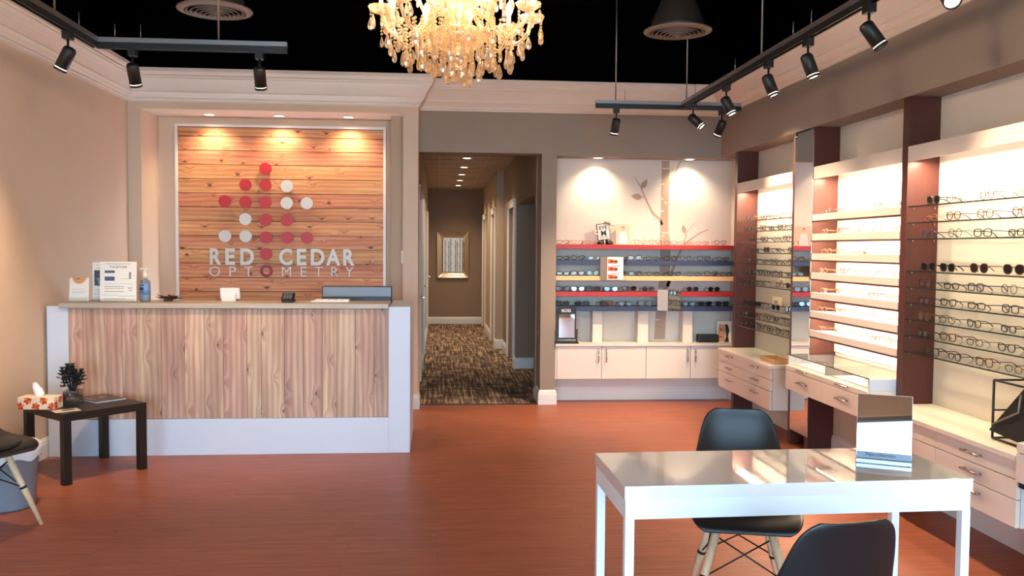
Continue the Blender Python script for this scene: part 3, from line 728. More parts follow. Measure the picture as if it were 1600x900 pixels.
card_text(t, 'headline', [('t', 'TOGETHER', .0245, 0, .243), ('b', -.085, .085, .273, .2755), ('t', 'SAVE', .014, .083, .095), ('t', '14%', .014, .083, .078)], M['ink'], .05)
card_text(t, 'picture_print', [('b', -.095, -.025, .208, .226), ('b', -.095, -.025, .152, .182)], M['ink_blue'], .05)
card_text(t, 'print_lines', [('b', -.10, .10, .130, .1315), ('b', -.095, .04, .108, .112), ('b', -.095, .04, .096, .099), ('b', -.095, .04, .072, .076), ('b', .02, .10, .166, .168), ('b', .075, .09, .168, .215), ('b', -.12, .0, .048, .050), ('b', .0, .12, .041, .043), ('b', -.1, .05, .022, .024), ('b', -.1, .02, .014, .0155)], M['ink_grey'], .05)
# sanitiser
t = thing('sanitizer_bottle', 'clear pump bottle of hand sanitizer with a blue label on the counter', 'bottle', (-2.125, 6.53, ct))
MB().lathe([(.0001, 0), (.034, 0), (.037, .006), (.037, .135), (.033, .152), (.016, .163), (.013, .172), (.0001, .172)], n=28).build('bottle', M['bottle'], t, local=True)
MB().lathe([(.0001, .004), (.033, .004), (.034, .10), (.0001, .10)], n=24).build('gel', pm('gel', (206, 216, 226), .3), t, local=True)
b = MB(); rings = []
for i in range(17):
    a = -pi/2+(i-8)/8*1.25; rings.append([(r*cos(a), r*sin(a), zz) for r, zz in ((.0372, .05), (.0378, .05), (.0378, .135), (.0372, .135))])
b.loft(rings, True, False); b.build('label_wrap', pm('label_blue', (108, 148, 200), .4), t, local=True)
b = MB(); b.prism([(.016*cos(2*pi*i/20), .013*sin(2*pi*i/20)) for i in range(20)], (-.014, -.0385, .095), (1, 0, 0), (0, 0, 1), .0005).box(-.028, .004, -.039, -.0382, .118, .126).box(-.028, .002, -.039, -.0382, .07, .075); b.build('label_print', M['ink'], t, local=True)
b = MB(); b.lathe([(.0001, .17), (.016, .172), (.017, .195), (.012, .20), (.006, .205), (.006, .235), (.0001, .236)], n=20)
b.box(-.03, .012, -.008, .008, .234, .246, .003).box(-.036, -.028, -.005, .005, .228, .244, .002); b.build('pump', M['white_plastic'], t, local=True)
# dried leaves
b = MB(); rnd = random.Random(4)
for i in range(34):
    a = rnd.uniform(0, 2*pi); L = rnd.uniform(.04, .115); el = rnd.uniform(.05, .75); w_ = rnd.uniform(.008, .017)
    d = Vector((cos(a)*cos(el), sin(a)*cos(el)*.5, sin(el)*.6)); s_ = d.cross(Vector((0, 0, 1))).normalized()*w_; c0 = Vector((-2.0+rnd.uniform(-.02, .05), 6.60, ct+.012))
    pts = [c0, c0+d*L*.45+s_+Vector((0, 0, .01)), c0+d*L, c0+d*L*.45-s_+Vector((0, 0, .012))]
    q = [Vector(p)-Vector((0, 0, .0015)) for p in pts]; V = [b._v(p) for p in pts]; W_ = [b._v(p) for p in q]
    b._f(V); b._f(W_[::-1])
    for k in range(4): b._f([V[k], V[(k+1) % 4], W_[(k+1) % 4], W_[k]])
b.cyl((-1.985, 6.6, ct), (-1.985, 6.6, ct+.015), .035, .03, 14)
o = b.build('dried_leaves', [M['leaf_dry'], M['leaf_dark']])
for p in o.data.polygons:
    if (p.index//6) % 2: p.material_index = 1
tag(o, 'bunch of dried dark red leaves lying on the counter beside the pump bottle', 'dried leaves')
# phone / card reader / papers / monitor
t = thing('desk_phone', 'white desk phone display tilted up at the staff side of the counter', 'phone', (-1.545, 6.63, ct))
b = MB(); b.T = Matrix.Rotation(.25, 4, 'X'); b.box(-.073, .073, .0, .02, .012, .10, .012); b.build('screen_back', M['white_plastic'], t, local=True)
b = MB(); b.T = Matrix.Rotation(.12, 4, 'X'); b.box(-.058, .045, -.03, -.005, .002, .062, .005); b.build('base', M['white_plastic'], t, local=True)
t = thing('card_terminal', 'small black card payment terminal on the counter between phone and screen', 'card terminal', (-1.10, 6.50, ct))
b = MB(); b.box(-.042, .042, -.04, .07, 0, .022, .006); b.T = Matrix.Translation((0, .01, .018)) @ Matrix.Rotation(.55, 4, 'X'); b.box(-.044, .044, -.045, .05, 0, .034, .008); b.build('body', M['black_plastic'], t, local=True)
b = MB(); b.T = Matrix.Translation((0, .01, .018)) @ Matrix.Rotation(.55, 4, 'X')
for r in range(3):
    for c in range(3): b.box(-.03+c*.022, -.014+c*.022, -.036+r*.018, -.024+r*.018, .034, .038, .001)
b.build('keypad', M['vent'], t, local=True)
b = MB(); b.T = Matrix.Translation((0, .01, .018)) @ Matrix.Rotation(.55, 4, 'X'); b.box(-.033, .033, .020, .042, .034, .0365); b.build('display', M['blue_lens'], t, local=True)
t = thing('card_tray', 'flat white tray of business cards lying on the counter by the screen', 'tray', (-.79, 6.56, ct))
b = MB(); b.box(-.15, .135, -.05, .05, 0, .007, .002).box(-.13, .12, -.045, .045, .007, .012, .001); b.build('tray', M['white_plastic'], t, local=True)
for k in range(5): MB().box(-.115+k*.05, -.07+k*.05, -.04, .035, .0122, .019+.001*(k % 2), .0006).build('card_stack', M['paper'], t, local=True)
t = thing('monitor', 'black computer monitor seen from behind at the right end of the reception desk', 'monitor', (-.645, 7.0, .76))
b = MB(); b.T = Matrix.Translation((0, 0, .0)); b.box(-.275, .275, 0, .012, .11, .43, .004); b.build('bezel', M['black_plastic'], t, local=True)
b = MB(); b.box(-.268, .268, -.012, 0, .345, .424, .003); b.build('rear_cover', pm('monitor_grey', (116, 120, 130), .35), t, local=True)
b = MB(); b.box(-.268, .268, -.016, 0, .115, .342, .004); b.build('rear_shell', pm('monitor_dark', (44, 46, 56), .3), t, local=True)
b = MB(); b.text('Lenovo', .05, (-.085, -.0175, .305), (1, 0, 0), (0, 0, 1), .0006, .0008); b.build('logo', M['ink'], t, local=True)
b = MB(); b.box(-.035, .035, -.035, -.016, .0, .28, .004).box(-.12, .12, -.11, .08, 0, .012, .004); b.build('stand', M['black_plastic'], t, local=True)

# ================================================================ WAITING CORNER
rz = radians(47.7-0)
t = thing('side_table', 'square black side table with four block legs in front of the reception desk', 'table', (-2.336, 5.965, 0), rz)
MB().box(-.275, .275, -.275, .275, .40, .45, .003).build('table_top', M['black_wood'], t, local=True)
for sx in (-1, 1):
    for sy in (-1, 1):
        MB().box(*sorted((sx*.275, sx*.225)), *sorted((sy*.275, sy*.225)), 0, .40, .002).build('leg', M['black_wood'], t, local=True)
tt = .4505
# tissue box
t = thing('tissue_box', 'white tissue box patterned with red and orange flowers on the black side table', 'tissue box', (-2.55, 5.80, tt), radians(-4))
MB().box(-.115, .115, -.057, .057, 0, .078, .002).build('box', pm('tissue_cream', (236, 216, 188), .6), t, local=True)
b1, b2 = MB(), MB(); rnd = random.Random(2)
for face in range(2):
    for k in range(5 if face == 0 else 2):
        cx, cz = (-.10+k*.05, .02+.038*(k % 2)) if face == 0 else (-.03+k*.055, .025+.03*(k % 2))
        for q in range(6):
            a = q*pi/3+.3; ex, ez = cx+.030*cos(a), cz+.030*sin(a); nx, nz = -sin(a)*.0095, cos(a)*.0095; mx_, mz_ = cx+.017*cos(a), cz+.017*sin(a)
            lim = .1145 if face == 0 else .0565
            cl = lambda p: (max(-lim, min(lim, p[0])), max(.001, min(.077, p[1])))
            poly = [cl(p) for p in ((cx, cz), (mx_+nx, mz_+nz), (ex, ez), (mx_-nx, mz_-nz))]
            tgt = b1 if (q+k) % 3 else b2
            if face == 0: tgt.prism(poly, (0, -.0576, 0), (1, 0, 0), (0, 0, 1), -.0005)
            else: tgt.prism(poly, (.1156, 0, 0), (0, 1, 0), (0, 0, 1), -.0005)
n1 = len(b1.bm.faces); me2 = bpy.data.meshes.new('tmp'); b2.bm.to_mesh(me2); b1.bm.from_mesh(me2); b1.bm.faces.ensure_lookup_table()
for f in b1.bm.faces[n1:]: f.material_index = 1
b1.build('printed_petals', [pm('petal_red', (196, 58, 34), .6), pm('petal_orange', (224, 136, 64), .6)], t, local=True)
b = MB(); n = 14; rings = []
for k, (h, s) in enumerate(((0.074, .75), (.095, .95), (.125, .8), (.15, .5), (.162, .2))):
    rings.append([(-.005-.30*(h-.07)+.035*s*cos(2*pi*i/n)*(1+.25*sin(3*2*pi*i/n+k)), .014*s*sin(2*pi*i/n)*(1+.5*cos(4*2*pi*i/n+k*.7)), h+.006*sin(5*2*pi*i/n+k)) for i in range(n)])
b.loft(rings, True); b.build('tissue', pm('tissue_white', (240, 240, 242), .8), t, local=True)
# potted succulent in a glass cube
t = thing('succulent_plant', 'dark succulent plant growing in a square glass vase of black pebbles', 'plant', (-2.40, 5.93, tt), radians(8))
b = MB(); s_ = .05; hh = .095
b.box(-s_, s_, -s_, -s_+.004, 0, hh).box(-s_, s_, s_-.004, s_, 0, hh).box(-s_, -s_+.004, -s_+.004, s_-.004, 0, hh).box(s_-.004, s_, -s_+.004, s_-.004, 0, hh).box(-s_+.004, s_-.004, -s_+.004, s_-.004, 0, .008)
b.build('glass_vase', M['jar'], t, local=True)
b = MB(); b.box(-s_+.006, s_-.006, -s_+.006, s_-.006, .009, .062, .006); rnd = random.Random(9)
for k in range(60):
    x, y = rnd.uniform(-.038, .038), rnd.uniform(-.038, .038); r = rnd.uniform(.005, .008); b.lathe([(.0001, -r), (r*.8, -r*.5), (r, 0), (r*.7, r*.6), (.0001, r)], (x, y, .064), 7)
for k in range(60):
    f = rnd.choice((0, 1, 2, 3)); u = rnd.uniform(-.038, .038); zz = rnd.uniform(.014, .058); r = rnd.uniform(.005, .007); e = s_-.008
    x, y = ((u, -e), (u, e), (-e, u), (e, u))[f]; b.lathe([(.0001, -r), (r*.8, -r*.5), (r, 0), (r*.7, r*.6), (.0001, r)], (x, y, zz), 6)
o = b.build('pebbles', M['speck_black'], t, local=True); o['kind'] = 'stuff'
st = MB(); lf = MB(); rnd = random.Random(12)
tips = []
for k in range(11):
    a = k*2.4; r = .02+.05*((k*7) % 10)/10; h = .15+.075*((k*3) % 7)/7*(1.25-r*6)
    tip = Vector((r*cos(a)*1.05, r*sin(a)*.9, h+.03)); st.tube([(0, 0, .06), (tip.x*.35, tip.y*.35, .105), tip], [.007, .005, .004], 6); tips.append(tip)
tips.append(Vector((0, 0, .25))); st.tube([(0, 0, .06), (0, 0, .25)], .005, 6)
for tip in tips:
    for lvl in range(4):
        base = tip-Vector((0, 0, .018*lvl)); nl = 7
        for q in range(nl):
            a = q*2*pi/nl+lvl*.5+tip.x*40; el = 1.05-lvl*.26+.15*sin(q*2.1+lvl); L = .026+.004*lvl
            d = Vector((cos(a)*cos(el), sin(a)*cos(el), sin(el))); s2 = d.cross(Vector((0, 0, 1))).normalized(); up = s2.cross(d)
            p = base+d*L*.55
            rings = []
            for (u, w_) in ((-.5, .15), (-.1, .8), (.25, 1.0), (.5, .2)):
                c_ = p+d*L*u; rings.append([c_+s2*.0075*w_*cos(2*pi*i/6)+up*.0035*w_*sin(2*pi*i/6) for i in range(6)])
            lf.loft(rings, True)
st.build('stems', M['leaf_dark'], t, local=True); lf.build('leaves', M['leaf_dark'], t, local=True)
# magazine and leaflet on the side table
t = thing('magazine', 'dark magazine lying closed on the far side of the black side table', 'magazine', (-2.30, 6.13, tt), radians(-42))
MB().box(-.14, .14, -.105, .105, 0, .006, .001).build('pages', M['paper'], t, local=True)
MB().box(-.141, .141, -.106, .106, .0062, .0072).build('cover', pm('mag_cover', (42, 38, 38), .25), t, local=True)
MB().prism([(.034*cos(i*pi/10), .018*sin(i*pi/10)) for i in range(20)], (-.03, .02, .0073), (1, 0, 0), (0, 1, 0), .0004).box(-.09, .06, -.075, -.060, .0073, .0076).build('cover_print', pm('mag_print', (150, 116, 100), .4), t, local=True)
t = thing('leaflet', 'small beige leaflet at the front corner of the black side table', 'leaflet', (-2.35, 5.70, tt), radians(38))
MB().box(-.075, .075, -.05, .05, 0, .0025).build('paper', pm('beige_print', (206, 186, 164), .5), t, local=True)
MB().box(-.02, .05, -.015, .03, .0026, .003).build('print', pm('beige_dark', (96, 84, 76), .5), t, local=True)

# ---------------------------------------------------------------- moulded chairs
def moulded_chair(label, loc, rz, seat_pad=False):
    t = thing('moulded_chair', label, 'chair', loc, rz)
    # profile runs from the front lip back and up; front of the chair is -Y
    prof = [(-.235, .415, .165, 0), (-.225, .435, .200, .004), (-.17, .447, .222, .014), (-.08, .440, .230, .028), (.01, .432, .232, .040), (.09, .434, .228, .052), (.145, .452, .222, .060), (.180, .495, .214, .062), (.200, .56, .200, .056), (.215, .63, .184, .046), (.230, .70, .168, .034), (.243, .760, .150, .024), (.252, .795, .125, .016), (.256, .812, .095, .012)]
    # densify
    def cr(a, b_, c_, d_, u): return .5*((2*b_)+(c_-a)*u+(2*a-5*b_+4*c_-d_)*u*u+(3*b_-a-3*c_+d_)*u**3)
    PR = []
    for i in range(len(prof)-1):
        A = [prof[max(i-1, 0)], prof[i], prof[i+1], prof[min(i+2, len(prof)-1)]]
        for q in range(3): PR.append(tuple(cr(*[v[k] for v in A], q/3) for k in range(4)))
    PR.append(prof[-1])
    b = MB(); NU = 16; grid = []
    for i, (y, z, hw, lift) in enumerate(PR):
        a = PR[max(i-1, 0)]; c_ = PR[min(i+1, len(PR)-1)]; dy, dz = c_[0]-a[0], c_[1]-a[1]; L = math.hypot(dy, dz); ny, nz = -dz/L, dy/L
        row = []
        for j in range(NU+1):
            u = (j/NU)*2-1; e = abs(u)**2.6*lift*1.0
            row.append(b._v((hw*u*(1-.03*abs(u)**4), y+ny*e, z+nz*e)))
        grid.append(row)
    for i in range(len(grid)-1):
        for j in range(NU): b._f([grid[i][j], grid[i][j+1], grid[i+1][j+1], grid[i+1][j]], True)
    sh = b.build('seat_shell', M['black_shell'], t, local=True)
    so = sh.modifiers.new('thick', 'SOLIDIFY'); so.thickness = .009; so.offset = 0
    su = sh.modifiers.new('sub', 'SUBSURF'); su.levels = 1; su.render_levels = 1
    if seat_pad:
        b = MB(); b.lathe([(.0001, .436), (.17, .438), (.195, .446), (.2, .458), (.185, .468), (.0001, .474)], (0, -.02, 0), 32); b.build('seat_pad', M['leather'], t, local=True)
    feet = {(-1, -1): (-.215, -.21), (1, -1): (.215, -.21), (-1, 1): (-.20, .205), (1, 1): (.20, .205)}
    tops = {}
    for (sx, sy), (fx, fy) in feet.items():
        tp = Vector((sx*.10, sy*.095, .405)); ft = Vector((fx, fy, 0)); tops[(sx, sy)] = (tp, ft)
        o = MB().tube([ft, ft.lerp(tp, .5), tp], [.0105, .0165, .0175], 14).build('leg', M['beech'], t, local=True)
        MB().cyl(tuple(ft.lerp(tp, .93)), tuple(tp+Vector((0, 0, .012))), .008, n=8).build('leg_bracket', M['black_plastic'], t, local=True)
    b = MB(); P = lambda k, u: tops[k][1].lerp(tops[k][0], u)
    for a, c_ in (((-1, -1), (1, -1)), ((1, -1), (1, 1)), ((1, 1), (-1, 1)), ((-1, 1), (-1, -1))):
        b.tube([P(a, .52), P(c_, .90)], .0035, 8).tube([P(c_, .52), P(a, .90)], .0035, 8)
    for k in tops:
        b.cyl(tuple(P(k, .505)), tuple(P(k, .535)), .0185, n=12)
    b.box(-.10, .10, -.1, -.088, .40, .412).box(-.10, .10, .088, .1, .40, .412)
    b.build('wire_brace', M['black_plastic'], t, local=True)
    return t
moulded_chair('black moulded chair facing the viewer from the far side of the white desk', (1.235, 3.415, 0), radians(-14))
moulded_chair('black moulded chair in the foreground with its back to the viewer', (1.015, 2.35, 0), radians(189))
moulded_chair('black padded seat chair cut off by the left edge of the photo', (-2.405, 4.72, 0), radians(62), True)
# bin
t = thing('waste_bin', 'grey waste bin with a white liner behind the chair at the left edge', 'waste bin', (-2.47, 5.17, 0))
MB().lathe([(.0001, 0), (.145, 0), (.150, .01), (.172, .335), (.180, .345), (.176, .352), (.165, .34), (.14, .02), (.0001, .02)], n=40).build('bin', M['grey_bin'], t, local=True)
b = MB(); n = 48; rings = []
for k, (r, h) in enumerate(((.183, .285), (.188, .32), (.186, .352), (.174, .36), (.165, .33))):
    rings.append([(r*cos(2*pi*i/n)*(1+.015*sin(9*2*pi*i/n+k)), r*sin(2*pi*i/n)*(1+.015*sin(9*2*pi*i/n+k)), h+(.012 if k < 2 else .004)*sin(7*2*pi*i/n+1)) for i in range(n)])
b.loft(rings, False); o = b.build('liner', pm('liner', (224, 224, 228), .6), t, local=True)

# ---------------------------------------------------------------- white desk
t = thing('white_desk', 'glossy white desk with slim square legs in the right foreground', 'desk', (1.187, 2.965, 0), radians(1.6))
hw, hd, zt = .597, .232, .74
MB().box(-hw, hw, -hd, hd, .697, zt, .0015).build('desk_top', M['desk_gloss'], t, local=True)
b = MB(); b.box(-hw+.004, hw-.006, -hd+.004, -hd+.02, .632, .697).box(-hw+.004, hw-.006, hd-.02, hd-.004, .632, .697).box(-hw+.004, -hw+.02, -hd+.02, hd-.02, .632, .697).box(hw-.022, hw-.006, -hd+.02, hd-.02, .632, .697)
b.build('apron', M['desk_white'], t, local=True)
for sx in (-1, 1):
    for sy in (-1, 1):
        xa, xb = sorted((sx*(hw-.004), sx*(hw-.034))); ya, yb_ = sorted((sy*(hd-.004), sy*(hd-.034)))
        z1 = .632
        MB().box(xa, xb, ya, yb_, 0, z1, .001).build('leg', M['desk_white'], t, local=True)
# cosmetic mirror on the desk
ang = math.atan2(-.082, .154)
t = thing('table_mirror', 'frameless upright mirror on a low silver base standing on the white desk', 'mirror', (1.60, 2.985, zt+.0005), ang)
MB().box(-.092, .092, -.045, .045, 0, .016, .002).build('base', pm('mirror_base', (150, 160, 176), .25, .7), t, local=True)
b = MB(); b.T = Matrix.Translation((0, -.030, .016)) @ Matrix.Rotation(-.35, 4, 'X'); b.box(-.090, .090, -.002, .002, 0, .024)
b.build('label_plate', pm('mirror_plate', (160, 168, 182), .3, .5), t, local=True)
b = MB(); b.text('Nyscollection', .018, (-.01, -.0026, .008), (1, 0, 0), (0, 0, 1), .0003); b.bm.transform(Matrix.Translation((0, -.030, .016)) @ Matrix.Rotation(-.35, 4, 'X')); b.build('lettering', M['ink'], t, local=True)
b = MB(); b.T = Matrix.Translation((0, -.012, .018)) @ Matrix.Rotation(-.206, 4, 'X'); b.box(-.092, .092, .0025, .006, 0, .225); b.build('backing', M['white_plastic'], t, local=True)
b = MB(); b.T = Matrix.Translation((0, -.012, .018)) @ Matrix.Rotation(-.206, 4, 'X'); b.box(-.0905, .0905, -.0005, .0022, .002, .2235); b.build('mirror_glass', M['mirror'], t, local=True)

# ================================================================ BACK NICHE
NX0, NX1 = 1.122, 2.912
for i, (z, mk, cn) in enumerate(((1.543, 'shelf_red', 'red'), (1.390, 'shelf_blue', 'blue'), (1.240, 'shelf_yellow', 'pale yellow'), (1.087, 'shelf_red', 'red'), (.945, 'shelf_blue', 'blue'))):
    o = MB().box(NX0, NX1, 8.285, YN-.001, z-.043, z, .001).build('display_shelf', M[mk])
    tag(o, 'long %s eyewear shelf in the back niche, %s from the top' % (cn, ORD[i]), 'shelf', 'coloured shelves in the back niche')
t = thing('base_cabinet', 'white wall-hung cabinet with four doors under the coloured shelves', 'cabinet', (2.0, 8.26, .242))
MB().box(NX0, NX1, 8.30, YN-.001, .242, .562).build('body', M['lacquer'], t)
MB().box(NX0, NX1, 8.262, YN-.001, .564, .587, .001).build('worktop', M['lacquer'], t)
MB().box(NX0, 1.136, 8.28, 8.30, .242, .562).build('filler_strip', M['lacquer'], t)
for a, c_, hx in ((1.139, 1.570, 1.541), (1.575, 2.007, 1.618), (2.012, 2.447, 2.420), (2.452, 2.905, 2.497)):
    d = MB().box(a, c_, 8.278, 8.298, .245, .560, .0015).build('door', M['lacquer'], t)
    MB().tube([(hx, 8.278, .41), (hx, 8.256, .41), (hx, 8.256, .53), (hx, 8.278, .53)], .0065, 8).build('handle', M['chrome'], d)
for i, (a, c_) in enumerate(((1.498, 1.592), (1.947, 2.049), (2.395, 2.491))):
    tag(MB().box(a, c_, 8.37, YN-.001, .588, .901).build('shelf_support', M['lacquer']), 'white upright block between cabinet top and lowest blue shelf, %s of three' % ('leftmost', 'middle', 'rightmost')[i], 'shelf support', 'uprights under the lowest blue shelf')

# painted birch on the niche wall
t = thing('tree_mural', 'taupe birch tree decal on the cream niche wall behind the shelves', 'wall decal', (2.2, YN, .6))
def decal(poly, name):
    b = MB(); k = (YN)/8.5; pts = [(x*k, 1.5+(z-1.5)*k) for x, z in poly]
    b.prism(pts, (0, YN-.0004, 0), (1, 0, 0), (0, 0, 1), .0012); return b.build(name, M['mural'], t)
trunkL = [(2.193, 2.375), (2.192, 2.1), (2.191, 1.80), (2.185, 1.64), (2.192, 1.552), (2.188, 1.30), (2.178, 1.116), (2.155, .93), (2.142, .606)]
trunkR = [(2.253, .606), (2.262, .93), (2.275, 1.116), (2.31, 1.20), (2.292, 1.25), (2.298, 1.552), (2.272, 1.66), (2.266, 1.785), (2.270, 2.1), (2.271, 2.375)]
for a in range(len(trunkL)-1): pass
decal(trunkL+trunkR, 'trunk')
def branch(pts, w0, w1):
    L, R = [], []
    for i, p in enumerate(pts):
        a = pts[max(i-1, 0)]; c_ = pts[min(i+1, len(pts)-1)]; dx, dz = c_[0]-a[0], c_[1]-a[1]; n = math.hypot(dx, dz); w_ = w0+(w1-w0)*i/(len(pts)-1)
        L.append((p[0]-dz/n*w_, p[1]+dx/n*w_)); R.append((p[0]+dz/n*w_, p[1]-dx/n*w_))
    decal(L+R[::-1], 'branch')
branch([(2.205, 1.745), (2.18, 1.80), (2.111, 1.86), (2.065, 1.94), (2.022, 2.029), (1.982, 2.121), (1.921, 2.212)], .014, .003)
branch([(2.262, 2.12), (2.29, 2.19), (2.334, 2.264), (2.365, 2.34), (2.385, 2.375)], .007, .005)
branch([(2.27, 1.13), (2.32, 1.30), (2.394, 1.483), (2.432, 1.54), (2.472, 1.585), (2.582, 1.664), (2.677, 1.703)], .016, .003)
branch([(2.425, 1.50), (2.432, 1.56), (2.454, 1.67), (2.50, 1.725), (2.545, 1.772)], .006, .002)
branch([(2.025, 2.02), (1.998, 2.012)], .003, .003); branch([(1.992, 2.105), (2.0, 2.12)], .003, .003); branch([(2.446, 1.63), (2.437, 1.665)], .003, .002)
def leaf(p0, p1, w_):
    dx, dz = p1[0]-p0[0], p1[1]-p0[1]; pts = []
    for i in range(9): u = i/8; s = sin(pi*u**.75)*w_; pts.append((p0[0]+dx*u-dz*s, p0[1]+dz*u+dx*s))
    for i in range(7, 0, -1): u = i/8; s = -sin(pi*u**.75)*w_; pts.append((p0[0]+dx*u-dz*s, p0[1]+dz*u+dx*s))
    decal(pts, 'leaf')
leaf((1.995, 2.102), (2.05, 2.192), .26); leaf((2.0, 2.012), (1.889, 2.026), .28); leaf((2.436, 1.66), (2.416, 1.748), .26)
b = MB(); k = YN/8.5
for x, z, w_ in ((2.235, 2.30, .07), (2.205, 2.144, .03), (2.205, 2.0, .022), (2.24, 1.962, .026), (2.203, 1.88, .03), (2.235, 1.665, .055), (2.215, 1.635, .035), (2.2, 1.11, .05), (2.17, .80, .03)):
    zz = 1.5+(z-1.5)*k; b.box(x*k-w_/2, x*k+w_/2, YN-.0024, YN-.0017, zz-.006, zz+.006)
b.build('bark_marks', M['niche_wall'], t)

# ---------------------------------------------------------------- right wall: uprights, fascias, shelves
def upright(y0, y1, label, x0=XR):
    o = MB().box(x0, XRW-.001, y0, y1, .666 if y0 < 4 else .001, 2.398, .0012).build('wooden_upright', M['mahogany']); return tag(o, label, 'upright panel')
UP = [(7.80, 7.865, 'dark mahogany upright panel nearest the back niche'), (6.49, 6.545, 'dark mahogany upright behind the tall narrow mirror'),
      (6.17, 6.235, 'dark mahogany upright in front of the tall narrow mirror, left of the lit shelves'), (4.89, 4.952, 'dark mahogany upright between the lit shelves and the nearest glass shelves'),
      (3.55, 3.612, 'dark mahogany upright just beyond the right edge of the photo')]
for a, c_, l in UP: upright(a, c_, l)
# pinholes for shelf pegs on the near uprights
t = thing('wall_mirror', 'tall narrow wall mirror set between two dark uprights on the right wall', 'mirror', (2.72, 6.36, .12))
MB().box(XR-.006, XR-.002, 6.172, 6.492, .12, 2.385).build('mirror_glass', M['mirror'], t)
MB().box(XR-.002, XR+.012, 6.236, 6.489, .12, 2.385).build('backing', M['mahogany'], t)

def led_area(x, y0, y1, z, e, w_=.05, parent=None):
    light('AREA', 'led_strip_light', (x, (y0+y1)/2, z), e*(y1-y0), (1, .80, .56), parent, (0, 0, -1), w_, y1-y0)
SECT = {'A': (6.547, 7.798), 'B': (4.954, 6.168), 'C': (3.614, 4.888)}
NM = {'A': 'far glass-shelf bay', 'B': 'lit white-shelf bay', 'C': 'nearest glass-shelf bay'}
for s, (y0, y1) in SECT.items():
    t = thing('light_fascia', 'white light fascia board across the top of the %s' % NM[s], 'fascia', (XR, (y0+y1)/2, 2.02))
    b = MB(); b.box(XR-.002, XR+.016, y0+.002, y1-.002, 2.02, 2.108, .001).box(XR+.016, XRW-.012, y0+.002, y1-.002, 2.09, 2.108); b.build('board', M['lacquer'], t)
    MB().box(XR+.02, XR+.05, y0+.01, y1-.01, 2.028, 2.040).build('light_strip', M['led_face'], t)
    led_area(XR+.075, y0+.03, y1-.03, 2.022, EXPO['led'], .05, t)
GS = {'C': [1.762, 1.667, 1.573, 1.387, 1.293, 1.2, 1.105, 1.01, .915], 'A': [1.761, 1.665, 1.571, 1.477, 1.383, 1.288, 1.194, 1.005, .910, .815]}
for s, zs in GS.items():
    y0, y1 = SECT[s]
    for i, z in enumerate(zs):
        t = thing('glass_shelf', 'clear glass eyewear shelf in the %s, %s from the top' % (NM[s], ORD[i]), 'glass shelf', (XR, (y0+y1)/2, z), 0, 'glass shelves in the '+NM[s])
        MB().box(XR+.012, XRW-.006, y0+.002, y1-.002, z-.007, z).build('pane', M['shelf_glass'], t)
        MB().box(XR+.008, XR+.012, y0+.002, y1-.002, z-.007, z).build('front_edge', M['glass_edge'], t)
        b = MB()
        for x in (XR+.035, XRW-.03): b.cyl((x, y1-.0, z-.012), (x, y1-.014, z-.012), .004, n=8).cyl((x, y0, z-.012), (x, y0+.014, z-.012), .004, n=8)
        b.build('shelf_peg', M['chrome'], t)
b = MB()
BZ = [1.757, 1.614, 1.473, 1.334, 1.192, 1.055, .914]
y0, y1 = SECT['B']
for i, z in enumerate(BZ):
    t = thing('lit_shelf', 'white illuminated box shelf in the middle bay, %s from the top' % ORD[i], 'shelf', (XR, (y0+y1)/2, z), 0, 'illuminated white shelves')
    MB().box(XR-.004, XR+.012, y0+.001, y1-.001, z-.040, z+.006, .001).build('front_lip', M['lacquer'], t)
    MB().box(XR+.012, XRW-.0105, y0+.001, y1-.001, z-.012, z).build('board', M['white_plastic'], t)
    MB().box(XR-.002, XR+.012, y0+.001, y1-.001, z-.052, z-.041).build('lower_edge', M['mahogany'], t)
    MB().box(XR+.014, XR+.026, y0+.02, y1-.02, z-.024, z-.016).build('light_strip', M['led_face'], t)
    led_area(XR+.045, y0+.03, y1-.03, z-.026, EXPO['shelf'], .03, t)
tag(MB().box(XRW-.010, XRW-.001, y0+.001, y1-.001, .76, 2.09).build('back_panel', pm('back_white', (240, 230, 214), .5)), 'bright white back panel behind the illuminated shelves', 'back panel')

# drawer units
def handle(p, parent, axis=1, L=.12):
    x, y, z = p
    b = MB(); b.tube([(x, y-L/2, z), (x-.022, y-L/2, z), (x-.022, y+L/2, z), (x, y+L/2, z)], .005, 8); b.tube([(x-.022, y-L/2-.012, z), (x-.022, y+L/2+.012, z)], .006, 8)
    b.build('handle', M['chrome'], parent)
def drawers(y0, y1, label, xf, z0, z1, rows, top=True):
    t = thing('drawer_unit', label, 'drawer unit', (xf, (y0+y1)/2, z0))
    MB().box(xf+.022, XRW-.001, y0, y1, z0, z1-.026 if top else z1).build('body', M['lacquer'], t)
    if top: MB().box(xf-.012, XRW, y0-.0, y1, z1-.024, z1, .001).build('worktop', M['lacquer'], t)
    ym = (y0+y1)/2
    for (a, c_, split) in rows:
        if split:
            for (ya, yb_) in ((y0+.002, ym-.002), (ym+.002, y1-.002)):
                d = MB().box(xf, xf+.02, ya, yb_, a+.002, c_-.002, .001).build('drawer', M['lacquer'], t); handle((xf, (ya+yb_)/2, (a+c_)/2+.005), d)
        else:
            d = MB().box(xf, xf+.02, y0+.002, y1-.002, a+.002, c_-.002, .001).build('drawer', M['lacquer'], t)
            for ya in ((y0+ym)/2, (ym+y1)/2): handle((xf, ya, (a+c_)/2+.02), d)
    return t
drawers(6.548, 7.797, 'white drawer unit hung under the far glass shelves beside the back niche', 2.573, .25, .60, ((.25, .40, 0), (.40, .49, 1), (.49, .575, 0)))
drawers(3.614, 4.888, 'white drawer unit with three rows under the nearest glass shelves', 2.556, .272, .60, ((.272, .40, 0), (.40, .49, 1), (.49, .575, 1)))
t = drawers(4.954, 6.168, 'white drawer unit with a glass-topped display case under the lit shelves', 2.540, .49, .665, ((.49, .628, 1), (.628, .665, 1)), False)
